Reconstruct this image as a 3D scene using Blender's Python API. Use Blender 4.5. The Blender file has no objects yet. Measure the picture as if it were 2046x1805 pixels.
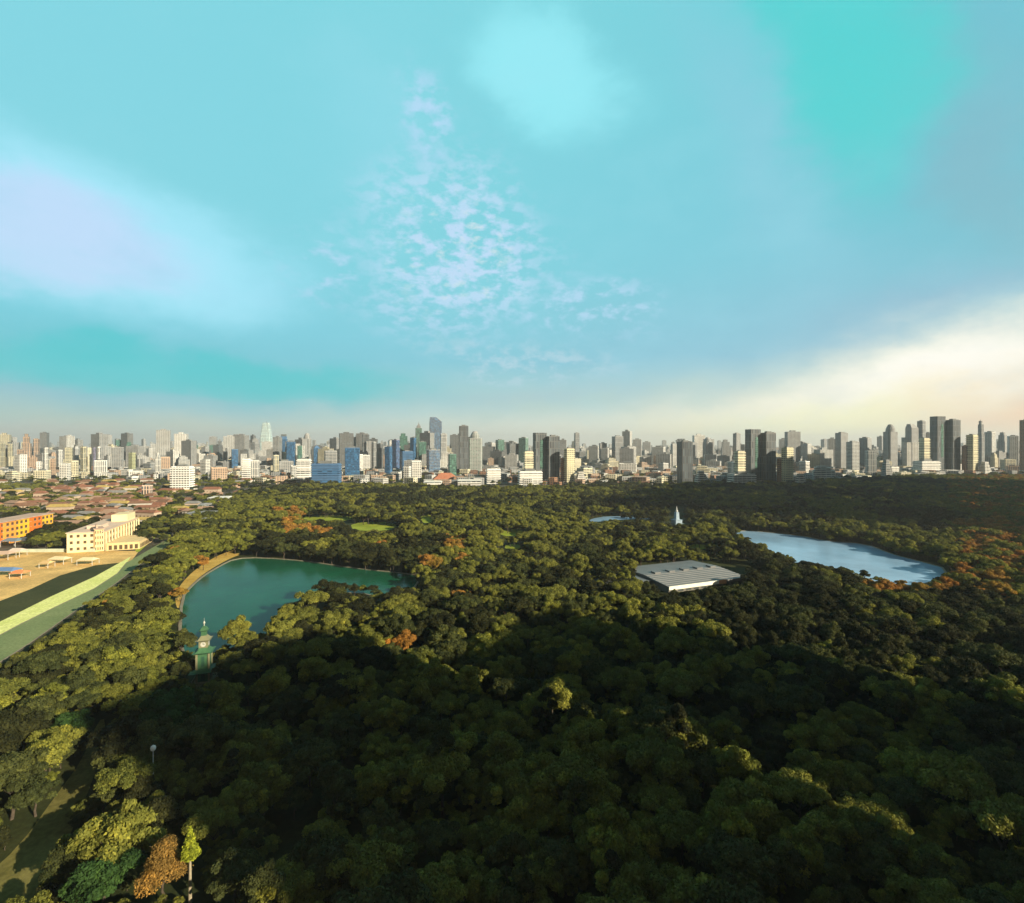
import bpy, math, random
import numpy as np
from mathutils import Vector

# ------------------------------------------------------------------ camera, sky, sun
H = 78.0            # camera height above the ground
F = 1023.0          # focal length in photograph pixels (2046 wide, 90 degrees)
HY = 888.0          # horizon row in the photograph
R = math.radians
sc = bpy.context.scene
COL = sc.collection
cam = bpy.data.cameras.new("camera")
cam.sensor_width = 36; cam.lens = 18; cam.clip_end = 60000; cam.clip_start = 1
cam.shift_y = -(902.5 - HY) / 2046
camo = bpy.data.objects.new("camera", cam); COL.objects.link(camo)
camo.location = (0, 0, H); camo.rotation_euler = (R(90), 0, 0)
sc.camera = camo
sc.view_settings.view_transform = 'Standard'; sc.view_settings.look = 'None'
sc.view_settings.exposure = 0.9; sc.view_settings.gamma = 1
SUN_AZ, SUN_EL = 125.0, 21.0     # degrees clockwise from the view direction, degrees up
sd = Vector((math.sin(R(SUN_AZ)) * math.cos(R(SUN_EL)), math.cos(R(SUN_AZ)) * math.cos(R(SUN_EL)), math.sin(R(SUN_EL))))
sl = bpy.data.lights.new("sun", 'SUN'); sl.energy = 5.0; sl.angle = R(0.5); sl.color = (1.0, 0.86, 0.62)
so = bpy.data.objects.new("sun", sl); COL.objects.link(so); so.rotation_euler = (-sd).to_track_quat('-Z', 'Y').to_euler()
so.location = (300, -300, 400)

def s2l(c):
    o = []
    for v in c[:3]:
        v /= 255.0
        o.append(v / 12.92 if v <= 0.04045 else ((v + 0.055) / 1.055) ** 2.4)
    return tuple(o) + (1.0,)

class NT:
    """small node-tree helper"""
    def __init__(s, nt): s.nt = nt; s.n = nt.nodes; s.l = nt.links
    def new(s, t, **kw):
        n = s.n.new(t)
        for k, v in kw.items(): setattr(n, k, v)
        return n
    def put(s, sock, v):
        if isinstance(v, bpy.types.NodeSocket): s.l.new(v, sock)
        else: sock.default_value = v
    def m(s, op, a, b=0.0, c=0.0, clamp=False):
        n = s.new('ShaderNodeMath', operation=op, use_clamp=clamp)
        s.put(n.inputs[0], a); s.put(n.inputs[1], b); s.put(n.inputs[2], c)
        return n.outputs[0]
    def mix(s, f, a, b, blend='MIX'):
        n = s.new('ShaderNodeMix', data_type='RGBA', blend_type=blend)
        s.put(n.inputs[0], f); s.put(n.inputs[6], a); s.put(n.inputs[7], b)
        return n.outputs[2]
    def noise(s, vec, scale, detail=4, rough=0.5, dist=0.0):
        n = s.new('ShaderNodeTexNoise'); n.inputs['Scale'].default_value = scale
        n.inputs['Detail'].default_value = detail; n.inputs['Roughness'].default_value = rough
        n.inputs['Distortion'].default_value = dist
        if vec is not None: s.l.new(vec, n.inputs['Vector'])
        return n.outputs['Fac']
    def ramp(s, f, stops, interp='LINEAR'):
        n = s.new('ShaderNodeValToRGB'); e = n.color_ramp.elements; n.color_ramp.interpolation = interp
        e[0].position, e[0].color = stops[0]; e[1].position, e[1].color = stops[-1]
        for p, c in stops[1:-1]:
            x = e.new(p); x.color = c
        s.put(n.inputs[0], f); return n.outputs[0]

def azel(px, py):
    a = math.atan((px - 1023) / F); e = math.atan((HY - py) / F * math.cos(a))
    return math.degrees(a), math.degrees(e)

world = bpy.data.worlds.new("World"); sc.world = world; world.use_nodes = True
w = NT(world.node_tree); w.n.clear()
tc = w.new('ShaderNodeTexCoord'); sep = w.new('ShaderNodeSeparateXYZ'); w.l.new(tc.outputs['Generated'], sep.inputs[0])
gx, gy, gz = sep.outputs
az0 = w.m('MULTIPLY', w.m('ARCTAN2', gx, gy), 180 / math.pi)
el0 = w.m('MULTIPLY', w.m('ARCSINE', gz), 180 / math.pi)
# wind-drawn distortion of the cloud layer, in sky direction space
def dirnoise(scale, seed, det=5, rough=0.55):
    mp = w.new('ShaderNodeMapping'); w.l.new(tc.outputs['Generated'], mp.inputs[0])
    mp.inputs['Location'].default_value = (seed, seed * 1.7, seed * 0.3)
    mp.inputs['Scale'].default_value = (1, 1, 1.9)
    return w.noise(mp.outputs[0], scale, det, rough)
az = w.m('ADD', az0, w.m('MULTIPLY', w.m('SUBTRACT', dirnoise(3.0, 1.0, 8, 0.62), 0.5), 17))
el = w.m('ADD', el0, w.m('MULTIPLY', w.m('SUBTRACT', dirnoise(3.4, 5.0, 8, 0.62), 0.5), 9))
elc = w.m('ADD', el0, w.m('MULTIPLY', w.m('SUBTRACT', dirnoise(2.4, 9.0), 0.5), 4.0))
e01 = w.m('DIVIDE', w.m('MAXIMUM', elc, 0.0), 50.0, clamp=True)
def S(*st): return [(p / 50.0, s2l(c)) for p, c in st]
left = w.ramp(e01, S((0, (208, 206, 196)), (1.8, (186, 206, 194)), (4.0, (140, 192, 205)), (7.5, (96, 192, 205)), (12, (112, 202, 218)), (20, (128, 209, 222)), (48, (124, 208, 220))))
right = w.ramp(e01, S((0, (252, 226, 186)), (2.5, (240, 228, 200)), (5.5, (172, 200, 204)), (9, (136, 186, 208)), (20, (120, 194, 212)), (48, (92, 200, 208))))
mid = w.ramp(e01, S((0, (230, 228, 208)), (2.5, (214, 226, 214)), (5.0, (166, 206, 208)), (9, (128, 196, 214)), (18, (122, 204, 218)), (48, (124, 210, 220))))
a1 = w.m('DIVIDE', w.m('ADD', az0, 40.0), 42.0, clamp=True)
a2 = w.m('DIVIDE', az0, 42.0, clamp=True)
sky = w.mix(a2, w.mix(a1, left, mid), right)
def blob(p1, p2, wid, col, amt, hard=1.0, crisp=False):
    """soft elongated bank of cloud or clear air between two sky directions (degrees wide)"""
    global sky
    A, B = azel(*p1), azel(*p2)
    cx, cy = (A[0] + B[0]) / 2, (A[1] + B[1]) / 2
    L = math.hypot(B[0] - A[0], B[1] - A[1]) / 2; th = math.atan2(B[1] - A[1], B[0] - A[0])
    du = w.m('SUBTRACT', az, cx); dv = w.m('SUBTRACT', el, cy)
    c, s_ = math.cos(th), math.sin(th)
    u = w.m('ADD', w.m('MULTIPLY', du, c / L), w.m('MULTIPLY', dv, s_ / L))
    v = w.m('ADD', w.m('MULTIPLY', du, -s_ / wid), w.m('MULTIPLY', dv, c / wid))
    r2 = w.m('ADD', w.m('MULTIPLY', u, u), w.m('MULTIPLY', v, v))
    if crisp: r2 = w.m('POWER', r2, 2.6)
    f = w.m('EXPONENT', w.m('MULTIPLY', r2, -hard))
    sky = w.mix(w.m('MULTIPLY', f, amt, clamp=True), sky, s2l(col))
blob((-300, 310), (600, 575), 6.0, (162, 228, 246), 0.95, 1.0, True)
blob((-300, 370), (400, 520), 4.0, (190, 216, 246), 0.9, 1.0, True)
blob((-300, 660), (860, 785), 2.4, (62, 196, 203), 0.95, 1.0, True)
blob((-100, 790), (900, 815), 1.5, (110, 192, 206), 0.5)
blob((960, 80), (1260, 220), 4.2, (150, 234, 244), 0.8, 1.0, True)
blob((1700, -300), (2300, 560), 13.0, (104, 188, 204), 0.8, 1.0, True)
blob((1560, -250), (1800, 370), 7.0, (76, 206, 206), 0.95, 1.0, True)
blob((1330, 0), (1700, 560), 3.0, (136, 200, 218), 0.5)
blob((1900, 100), (2080, 560), 3.5, (124, 178, 194), 0.7)
blob((1650, 640), (2150, 560), 2.4, (140, 182, 204), 0.6)
blob((1440, 830), (2600, 610), 2.9, (255, 250, 222), 1.0, 0.8)
blob((1560, 800), (2400, 650), 2.0, (255, 253, 244), 1.0)
blob((1420, 850), (2050, 790), 1.7, (249, 251, 205), 0.8)
blob((1830, 850), (2700, 770), 2.7, (249, 208, 176), 1.0)
blob((1350, 862), (2000, 838), 1.3, (250, 250, 205), 0.85)
blob((850, 800), (1250, 790), 1.2, (166, 196, 206), 0.45)
blob((700, 140), (860, 330), 6, (146, 216, 232), 0.4)
# small mackerel clouds high in the middle of the view
def band(x0, y0, x1, y1, wid, thr, scale, seed, col, amt, det=9, soft=7.5):
    global sky
    A, B = azel(x0, y0), azel(x1, y1)
    cx, cy = (A[0] + B[0]) / 2, (A[1] + B[1]) / 2
    L = math.hypot(B[0] - A[0], B[1] - A[1]) / 2; th = math.atan2(B[1] - A[1], B[0] - A[0])
    du = w.m('SUBTRACT', az, cx); dv = w.m('SUBTRACT', el, cy); c, s_ = math.cos(th), math.sin(th)
    u = w.m('ADD', w.m('MULTIPLY', du, c / L), w.m('MULTIPLY', dv, s_ / L))
    v = w.m('ADD', w.m('MULTIPLY', du, -s_ / wid), w.m('MULTIPLY', dv, c / wid))
    r2 = w.m('ADD', w.m('MULTIPLY', u, u), w.m('MULTIPLY', v, v))
    f = w.m('EXPONENT', w.m('MULTIPLY', w.m('MULTIPLY', r2, r2), -0.8))
    n = dirnoise(scale, seed, det, 0.62)
    t = w.m('MULTIPLY', w.m('SUBTRACT', n, thr), soft, clamp=True)
    sky = w.mix(w.m('MULTIPLY', w.m('MULTIPLY', f, t), amt, clamp=True), sky, s2l(col))
band(880, 330, 930, 660, 9.5, 0.45, 30, 3.0, (186, 216, 242), 1.0)
band(880, 380, 930, 620, 7.0, 0.53, 34, 13.0, (204, 224, 232), 0.8)
band(850, 150, 880, 320, 2.6, 0.44, 20, 7.0, (180, 214, 242), 0.85)
band(1040, 590, 1290, 625, 3.0, 0.47, 28, 21.0, (180, 214, 240), 0.8)
band(880, 700, 1200, 735, 2.2, 0.46, 26, 31.0, (182, 212, 226), 0.7)
band(600, 460, 700, 590, 3.0, 0.50, 22, 41.0, (180, 214, 240), 0.7)
band(0, 600, 2046, 560, 30, 0.5, 4.5, 51.0, (160, 222, 236), 0.22, 8, 4.0)
band(1450, 830, 2300, 660, 5, 0.48, 9, 61.0, (214, 222, 220), 0.5, 7, 4.0)
band(-200, 430, 560, 560, 6, 0.5, 7, 71.0, (150, 208, 232), 0.45, 7, 4.0)
band(500, 830, 1500, 790, 2.2, 0.46, 12, 81.0, (176, 206, 200), 0.5, 6, 5.0)
nish = w.new('ShaderNodeTexSky', sky_type='NISHITA'); nish.sun_disc = False
nish.sun_elevation = R(SUN_EL); nish.sun_rotation = R(SUN_AZ); nish.air_density = 1.0; nish.dust_density = 2.0
bg1 = w.new('ShaderNodeBackground'); w.l.new(nish.outputs[0], bg1.inputs[0]); bg1.inputs[1].default_value = 0.05
# unseen sky overhead and behind the camera is darkened to cut ambient light
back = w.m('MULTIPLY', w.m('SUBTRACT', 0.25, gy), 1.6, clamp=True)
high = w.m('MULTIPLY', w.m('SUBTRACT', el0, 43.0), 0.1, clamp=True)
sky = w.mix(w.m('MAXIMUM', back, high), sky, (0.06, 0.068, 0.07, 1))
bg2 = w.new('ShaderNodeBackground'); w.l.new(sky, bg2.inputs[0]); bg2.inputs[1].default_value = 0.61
mx = w.new('ShaderNodeMixShader'); mx.inputs[0].default_value = 0.92
w.l.new(bg1.outputs[0], mx.inputs[1]); w.l.new(bg2.outputs[0], mx.inputs[2])
wo = w.new('ShaderNodeOutputWorld'); w.l.new(mx.outputs[0], wo.inputs[0])

# ------------------------------------------------------------------ materials
def mat(name):
    m = bpy.data.materials.new(name); m.use_nodes = True
    t = NT(m.node_tree); b = m.node_tree.nodes['Principled BSDF']
    return m, t, b
def setb(b, rough=0.8, spec=0.3, metal=0.0):
    b.inputs['Roughness'].default_value = rough; b.inputs['Specular IOR Level'].default_value = spec
    b.inputs['Metallic'].default_value = metal
MC = {}
def plain(col, rough=0.8, var=0.25, scale=0.3, spec=0.3, metal=0.0):
    """plain surface with weathering; col is a linear base colour"""
    key = (col, rough, var, scale, spec, metal)
    if key in MC: return MC[key]
    m, t, b = mat("surface")
    c = t.new('ShaderNodeTexCoord').outputs['Object']
    n = t.noise(c, scale, 6, 0.6)
    lo = tuple(x * (1 - var) for x in col) + (1,); hi = tuple(min(1, x * (1 + var)) for x in col) + (1,)
    t.put(b.inputs['Base Color'], t.ramp(n, [(0.3, lo), (0.7, hi)])); setb(b, rough, spec, metal)
    MC[key] = m
    return m
def facade(kind):
    """wall with rows of windows; colours come from the mesh attributes wall and glass"""
    m, t, b = mat("facade_" + kind)
    tcn = t.new('ShaderNodeTexCoord'); p = t.new('ShaderNodeSeparateXYZ'); t.l.new(tcn.outputs['Object'], p.inputs[0])
    nn = t.new('ShaderNodeSeparateXYZ'); t.l.new(tcn.outputs['Normal'], nn.inputs[0])
    side = t.m('GREATER_THAN', t.m('ABSOLUTE', nn.outputs[0]), 0.7)
    u = t.m('ADD', t.m('MULTIPLY', p.outputs[1], side), t.m('MULTIPLY', p.outputs[0], t.m('SUBTRACT', 1.0, side)))
    v = p.outputs[2]
    pu, pv, fu, fv = {'grid': (4.2, 3.6, 0.62, 0.55), 'bands': (9.0, 3.7, 0.93, 0.5), 'fins': (3.4, 14.0, 0.55, 0.93), 'glass': (3.0, 3.8, 0.9, 0.82)}[kind]
    cu = t.m('DIVIDE', t.m('ADD', u, 5000), pu); cv = t.m('DIVIDE', v, pv)
    mk = t.m('MULTIPLY', t.m('LESS_THAN', t.m('FRACT', cu), fu), t.m('LESS_THAN', t.m('FRACT', cv), fv))
    flat = t.m('LESS_THAN', t.m('ABSOLUTE', nn.outputs[2]), 0.5)
    mk = t.m('MULTIPLY', mk, flat)
    cc = t.new('ShaderNodeCombineXYZ'); t.put(cc.inputs[0], t.m('FLOOR', cu)); t.put(cc.inputs[1], t.m('FLOOR', cv)); t.put(cc.inputs[2], side)
    wn = t.new('ShaderNodeTexWhiteNoise'); t.l.new(cc.outputs[0], wn.inputs['Vector'])
    A = t.new('ShaderNodeAttribute', attribute_name='wall'); G = t.new('ShaderNodeAttribute', attribute_name='glass')
    weather = t.noise(tcn.outputs['Object'], 0.06, 6, 0.65)
    wall = t.mix(1.0, A.outputs['Color'], t.ramp(weather, [(0.3, (0.72, 0.7, 0.66, 1)), (0.7, (1.05, 1.05, 1.05, 1))]), 'MULTIPLY')
    gl = t.mix(1.0, G.outputs['Color'], t.ramp(wn.outputs['Value'], [(0.0, (0.45, 0.45, 0.45, 1)), (0.8, (1.1, 1.1, 1.1, 1)), (1.0, (2.2, 2.1, 1.9, 1))]), 'MULTIPLY')
    t.put(b.inputs['Base Color'], t.mix(mk, wall, gl))
    t.put(b.inputs['Roughness'], t.m('SUBTRACT', 0.85, t.m('MULTIPLY', mk, 0.6)))
    b.inputs['Specular IOR Level'].default_value = 0.5
    return m
FAC = {k: facade(k) for k in ('grid', 'bands', 'fins', 'glass')}

def leaf_mat(name, cols):
    m, t, b = mat(name)
    oi = t.new('ShaderNodeObjectInfo'); A = t.new('ShaderNodeAttribute', attribute_name='leafv')
    base = t.ramp(oi.outputs['Random'], [(i / (len(cols) - 1), tuple(c) + (1,)) for i, c in enumerate(cols)])
    col = t.mix(1.0, base, t.ramp(A.outputs['Fac'], [(0, (0.42, 0.45, 0.4, 1)), (0.6, (0.86, 0.87, 0.84, 1)), (1, (1.75, 1.6, 1.15, 1))]), 'MULTIPLY')
    t.put(b.inputs['Base Color'], col); setb(b, 0.75, 0.12)
    tr = t.new('ShaderNodeBsdfTranslucent'); t.put(tr.inputs[0], col)
    mxs = t.new('ShaderNodeMixShader'); mxs.inputs[0].default_value = 0.18
    t.l.new(b.outputs[0], mxs.inputs[1]); t.l.new(tr.outputs[0], mxs.inputs[2])
    t.l.new(mxs.outputs[0], m.node_tree.nodes['Material Output'].inputs[0])
    return m
LEAF = {
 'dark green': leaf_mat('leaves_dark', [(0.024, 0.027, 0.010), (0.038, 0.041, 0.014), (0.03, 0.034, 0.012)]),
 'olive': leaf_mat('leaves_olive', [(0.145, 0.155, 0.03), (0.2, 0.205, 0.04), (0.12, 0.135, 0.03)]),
 'yellow-green': leaf_mat('leaves_yellow', [(0.2, 0.215, 0.038), (0.17, 0.185, 0.032), (0.24, 0.245, 0.048)]),
 'mid green': leaf_mat('leaves_mid', [(0.05, 0.06, 0.02), (0.07, 0.08, 0.025), (0.056, 0.07, 0.024)]),
 'orange-brown': leaf_mat('leaves_orange', [(0.38, 0.17, 0.035), (0.42, 0.22, 0.05), (0.34, 0.22, 0.04)]),
 'fresh green': leaf_mat('leaves_fresh', [(0.045, 0.1, 0.025), (0.04, 0.085, 0.025)]),
 'lime': leaf_mat('leaves_lime', [(0.31, 0.35, 0.035), (0.29, 0.33, 0.035)]),
}
BARK = plain((0.07, 0.055, 0.04), 0.95, 0.4, 2.0)

# ------------------------------------------------------------------ helpers
rng = np.random.default_rng(7); random.seed(7)
def tag(o, label=None, cat=None, group=None, kind=None):
    if label: o['label'] = label
    if cat: o['category'] = cat
    if group: o['group'] = group
    if kind: o['kind'] = kind
    return o
def empty(name, loc, rz=0):
    o = bpy.data.objects.new(name, None); COL.objects.link(o); o.location = loc; o.rotation_euler = (0, 0, rz)
    o.empty_display_size = 1
    return o
def wpt(px, py, z=0.0):
    Y = (H - z) * F / (py - HY); return ((px - 1023) / F * Y, Y)
def pix(x, y, z=0.0):
    return (1023 + x / y * F, HY + (H - z) / y * F)
class MB:
    """mesh builder with per-face material index and optional facade colours"""
    def __init__(s): s.v = []; s.f = []; s.mi = []
    def face(s, pts, mi=0):
        i = len(s.v); s.v += [tuple(p) for p in pts]; s.f.append(tuple(range(i, i + len(pts)))); s.mi.append(mi)
    def box(s, x0, x1, y0, y1, z0, z1, mi=0, bottom=False):
        p = [(x0, y0, z0), (x1, y0, z0), (x1, y1, z0), (x0, y1, z0), (x0, y0, z1), (x1, y0, z1), (x1, y1, z1), (x0, y1, z1)]
        i = len(s.v); s.v += p
        fs = [(0, 1, 5, 4), (1, 2, 6, 5), (2, 3, 7, 6), (3, 0, 4, 7), (4, 5, 6, 7), (3, 2, 1, 0)]
        for f in fs: s.f.append(tuple(i + k for k in f)); s.mi.append(mi)
    def prism(s, pts, z0, z1, mi=0, top=1.0, off=(0, 0)):
        n = len(pts); i = len(s.v)
        cx = sum(p[0] for p in pts) / n; cy = sum(p[1] for p in pts) / n
        s.v += [(p[0], p[1], z0) for p in pts] + [(cx + (p[0] - cx) * top + off[0], cy + (p[1] - cy) * top + off[1], z1) for p in pts]
        for k in range(n): s.f.append((i + k, i + (k + 1) % n, i + n + (k + 1) % n, i + n + k)); s.mi.append(mi)
        s.f.append(tuple(i + n + k for k in range(n))); s.mi.append(mi)
        s.f.append(tuple(i + n - 1 - k for k in range(n))); s.mi.append(mi)
    def lathe(s, prof, n=8, c=(0, 0), mi=0, rot=0.0):
        i = len(s.v)
        for r, z in prof:
            for k in range(n):
                a = rot + 2 * math.pi * k / n; s.v.append((c[0] + r * math.cos(a), c[1] + r * math.sin(a), z))
        for j in range(len(prof) - 1):
            for k in range(n):
                a = i + j * n + k; b = i + j * n + (k + 1) % n
                s.f.append((a, b, b + n, a + n)); s.mi.append(mi)
        s.f.append(tuple(i + (len(prof) - 1) * n + k for k in range(n))); s.mi.append(mi)
    def tube(s, p, q, r0, r1, n=6, mi=0):
        p, q = Vector(p), Vector(q); d = (q - p).normalized()
        a = d.orthogonal().normalized(); b = d.cross(a); i = len(s.v)
        for c, r in ((p, r0), (q, r1)):
            for k in range(n):
                t = 2 * math.pi * k / n; s.v.append(tuple(c + a * math.cos(t) * r + b * math.sin(t) * r))
        for k in range(n): s.f.append((i + k, i + (k + 1) % n, i + n + (k + 1) % n, i + n + k)); s.mi.append(mi)
        s.f.append(tuple(i + n + k for k in range(n))); s.mi.append(mi)
    def gable(s, x0, x1, y0, y1, z, rise, over=0.5, hip=0.0, mi=0, th=0.25):
        """pitched roof with ridge along x; hip pulls the ridge ends in"""
        x0 -= over; x1 += over; y0 -= over; y1 += over; ym = (y0 + y1) / 2
        for dz in (0,):
            A, B, C, D = (x0, y0, z), (x1, y0, z), (x1, y1, z), (x0, y1, z)
            E, G = (x0 + hip, ym, z + rise), (x1 - hip, ym, z + rise)
            s.face([A, B, G, E], mi); s.face([C, D, E, G], mi); s.face([B, C, G], mi); s.face([D, A, E], mi); s.face([D, C, B, A], mi)
    def build(s, name, mats, parent=None, wall=None, glass=None, loc=None, rz=0):
        me = bpy.data.meshes.new(name); me.from_pydata(s.v, [], s.f)
        if not isinstance(mats, (list, tuple)): mats = [mats]
        for m in mats: me.materials.append(m)
        if len(mats) > 1: me.polygons.foreach_set('material_index', s.mi)
        for nm, c in (('wall', wall), ('glass', glass)):
            if c is not None:
                at = me.color_attributes.new(nm, 'FLOAT_COLOR', 'POINT')
                if isinstance(c, list): arr = np.array(c, dtype=np.float32)
                else: arr = np.tile(np.array(tuple(c) + (1,), dtype=np.float32), (len(me.vertices), 1))
                at.data.foreach_set('color', arr.ravel())
        me.update()
        o = bpy.data.objects.new(name, me); COL.objects.link(o)
        if parent is not None: o.parent = parent
        if loc is not None: o.location = loc; o.rotation_euler = (0, 0, rz)
        return o
def inpoly(x, y, P):
    c = False; n = len(P); j = n - 1
    for i in range(n):
        xi, yi = P[i]; xj, yj = P[j]
        if (yi > y) != (yj > y) and x < (xj - xi) * (y - yi) / (yj - yi) + xi: c = not c
        j = i
    return c
def smooth_poly(P, it=2):
    for _ in range(it):
        Q = []
        for i in range(len(P)):
            a, b = P[i], P[(i + 1) % len(P)]
            Q += [(a[0] * .75 + b[0] * .25, a[1] * .75 + b[1] * .25), (a[0] * .25 + b[0] * .75, a[1] * .25 + b[1] * .75)]
        P = Q
    return P
def sheet(name, P, z, m, px=True, it=0, kind='structure'):
    W = [wpt(*p) for p in P] if px else P
    if it: W = smooth_poly(W, it)
    area = sum(W[i][0] * W[(i + 1) % len(W)][1] - W[(i + 1) % len(W)][0] * W[i][1] for i in range(len(W)))
    if area < 0: W = W[::-1]
    b = MB(); b.face([(x, y, z) for x, y in W])
    o = b.build(name, m); tag(o, kind=kind); return o, W

# ------------------------------------------------------------------ label bookkeeping
LM = []          # landmarks (name, px, py)
PEND = []        # (object, look, px, py, category, group, domain)
def landmark(name, px, py, dom): LM.append((name, px, py, dom))
ORD = ['nearest', 'second nearest', 'third nearest', 'fourth nearest', 'fifth nearest', 'sixth nearest', 'seventh nearest', 'eighth nearest', 'ninth nearest', 'tenth nearest', 'eleventh nearest', 'twelfth nearest', 'thirteenth nearest', 'fourteenth nearest', 'fifteenth nearest', 'sixteenth nearest', 'seventeenth nearest', 'eighteenth nearest', 'nineteenth nearest', 'twentieth nearest']
def pend(o, look, px, py, cat, group, dom): PEND.append((o, look, px, py, cat, group, dom))
def finish_labels():
    B = {}
    for it in PEND:
        o, look, px, py, cat, group, dom = it
        best = min((l for l in LM if l[3] == dom), key=lambda l: (l[1] - px) ** 2 + (1.6 * (l[2] - py)) ** 2)
        dx, dy = px - best[1], py - best[2]
        if abs(dx) >= 1.6 * abs(dy): d = 'right of' if dx > 0 else 'left of'
        else: d = 'below' if dy > 0 else 'above'
        B.setdefault((look, best[0], d), []).append((math.hypot(dx, dy), id(it), it))
    for (look, lm, d), L in B.items():
        L.sort(key=lambda e: e[:2])
        for k, (_, _, it) in enumerate(L):
            o, _, px, py, cat, group, dom = it
            rank = ORD[min(k, len(ORD) - 1)]
            tag(o, f"{look}, {rank} {d} the {lm}" if len(L) > 1 else f"{look} {d} the {lm}", cat, group)

# ------------------------------------------------------------------ the ground
m_g, t, b = mat("ground_city")
c = t.new('ShaderNodeTexCoord').outputs['Object']
n1 = t.noise(c, 0.012, 8, 0.65); n2 = t.noise(c, 0.09, 5, 0.6)
g1 = t.ramp(n1, [(0.40, (0.03, 0.042, 0.018, 1)), (0.52, (0.11, 0.10, 0.085, 1)), (0.66, (0.2, 0.19, 0.17, 1))])
t.put(b.inputs['Base Color'], t.mix(1.0, g1, t.ramp(n2, [(0.3, (0.55, 0.55, 0.5, 1)), (0.7, (1.2, 1.2, 1.15, 1))]), 'MULTIPLY')); setb(b, 0.95, 0.1)
bb = MB(); bb.face([(-15000, -600, 0), (15000, -600, 0), (15000, 15500, 0), (-15000, 15500, 0)])
tag(bb.build('ground', m_g), kind='structure')

def grassmat(lo, hi, sc1=0.05):
    m, t, b = mat("grass")
    c = t.new('ShaderNodeTexCoord').outputs['Object']
    n = t.noise(c, sc1, 8, 0.7); n2 = t.noise(c, 0.9, 4, 0.7)
    t.put(b.inputs['Base Color'], t.mix(1.0, t.ramp(n, [(0.35, lo + (1,)), (0.65, hi + (1,))]), t.ramp(n2, [(0.3, (0.7, 0.7, 0.7, 1)), (0.7, (1.25, 1.25, 1.2, 1))]), 'MULTIPLY')); setb(b, 0.95, 0.1)
    return m
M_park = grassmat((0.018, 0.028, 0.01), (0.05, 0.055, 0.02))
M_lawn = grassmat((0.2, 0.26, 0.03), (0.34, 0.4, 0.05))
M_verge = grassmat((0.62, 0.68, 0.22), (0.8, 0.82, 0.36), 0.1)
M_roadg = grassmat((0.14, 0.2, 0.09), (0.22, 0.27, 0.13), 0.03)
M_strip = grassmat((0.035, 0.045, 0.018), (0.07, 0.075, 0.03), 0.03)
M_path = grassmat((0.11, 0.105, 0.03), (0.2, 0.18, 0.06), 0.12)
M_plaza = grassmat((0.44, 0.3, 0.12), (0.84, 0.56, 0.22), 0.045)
M_stone = plain((0.22, 0.2, 0.15), 0.9, 0.2, 0.5)
M_asph = plain((0.06, 0.06, 0.055), 0.9, 0.3, 0.1)

PARK = [(500, 985), (620, 972), (800, 975), (1000, 982), (1180, 976), (1500, 974), (1700, 962), (1880, 954), (2200, 954), (3400, 1010), (3400, 1500), (3400, 2600), (-1500, 2600), (-1500, 2200), (-260, 1500), (-60, 1365), (60, 1290), (150, 1225), (235, 1168), (300, 1118), (345, 1085), (430, 1030)]
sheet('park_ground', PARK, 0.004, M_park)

def watermat(col, rough, bump, sc1, spec=0.5):
    m, t, b = mat("water")
    c = t.new('ShaderNodeTexCoord').outputs['Object']
    n = t.noise(c, 0.02, 4, 0.6)
    lo = col + (1,); hi = tuple(x * 1.5 for x in col) + (1,)
    t.put(b.inputs['Base Color'], t.ramp(n, [(0.35, lo), (0.65, hi)])); setb(b, rough, spec)
    b.inputs['IOR'].default_value = 1.33
    bp = t.new('ShaderNodeBump'); bp.inputs['Strength'].default_value = bump; bp.inputs['Distance'].default_value = 0.15
    t.put(bp.inputs['Height'], t.noise(c, sc1, 5, 0.6)); t.l.new(bp.outputs[0], b.inputs['Normal'])
    return m
M_pond = watermat((0.008, 0.065, 0.034), 0.15, 0.35, 1.1, 0.1)
M_lake = watermat((0.2, 0.33, 0.48), 0.22, 0.15, 1.2)
POND = [(366, 1195), (384, 1172), (410, 1150), (440, 1132), (470, 1117), (520, 1115), (610, 1122), (700, 1136), (800, 1146), (836, 1152), (832, 1168), (812, 1186), (760, 1194), (716, 1184), (648, 1188), (626, 1206), (612, 1226), (556, 1232), (542, 1262), (520, 1275), (498, 1276), (470, 1292), (440, 1308), (400, 1316), (374, 1314), (362, 1285)]
POND_VIS = [(372, 1190), (384, 1174), (410, 1152), (440, 1136), (480, 1120), (520, 1116), (610, 1124), (700, 1138), (800, 1146), (834, 1152), (828, 1168), (770, 1178), (716, 1167), (640, 1168), (612, 1182), (560, 1188), (546, 1220), (542, 1258), (505, 1262), (497, 1225), (440, 1228), (426, 1262), (392, 1262), (372, 1240)]
LAKE = [(1468, 1062), (1500, 1061), (1600, 1071), (1650, 1082), (1730, 1087), (1780, 1108), (1840, 1123), (1895, 1138), (1864, 1166), (1772, 1174), (1726, 1152), (1650, 1143), (1590, 1133), (1550, 1110), (1515, 1098), (1470, 1074)]
o, PW = sheet('pond_water', POND, 0.03, M_pond, it=1)
o, LW = sheet('lake_water', LAKE, 0.03, M_lake, it=1)
CAN1 = [(1176, 1038), (1215, 1031), (1285, 1034), (1310, 1038), (1240, 1038), (1182, 1044)]
CAN2 = [(1362, 1052), (1400, 1053), (1432, 1059), (1425, 1065), (1390, 1063), (1358, 1058)]
CAN3 = [(1250, 1056), (1340, 1050), (1350, 1054), (1300, 1062)]
for CC in (CAN1, CAN2, CAN3): sheet('lake_water', CC, 0.026, M_lake, it=1)
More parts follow.
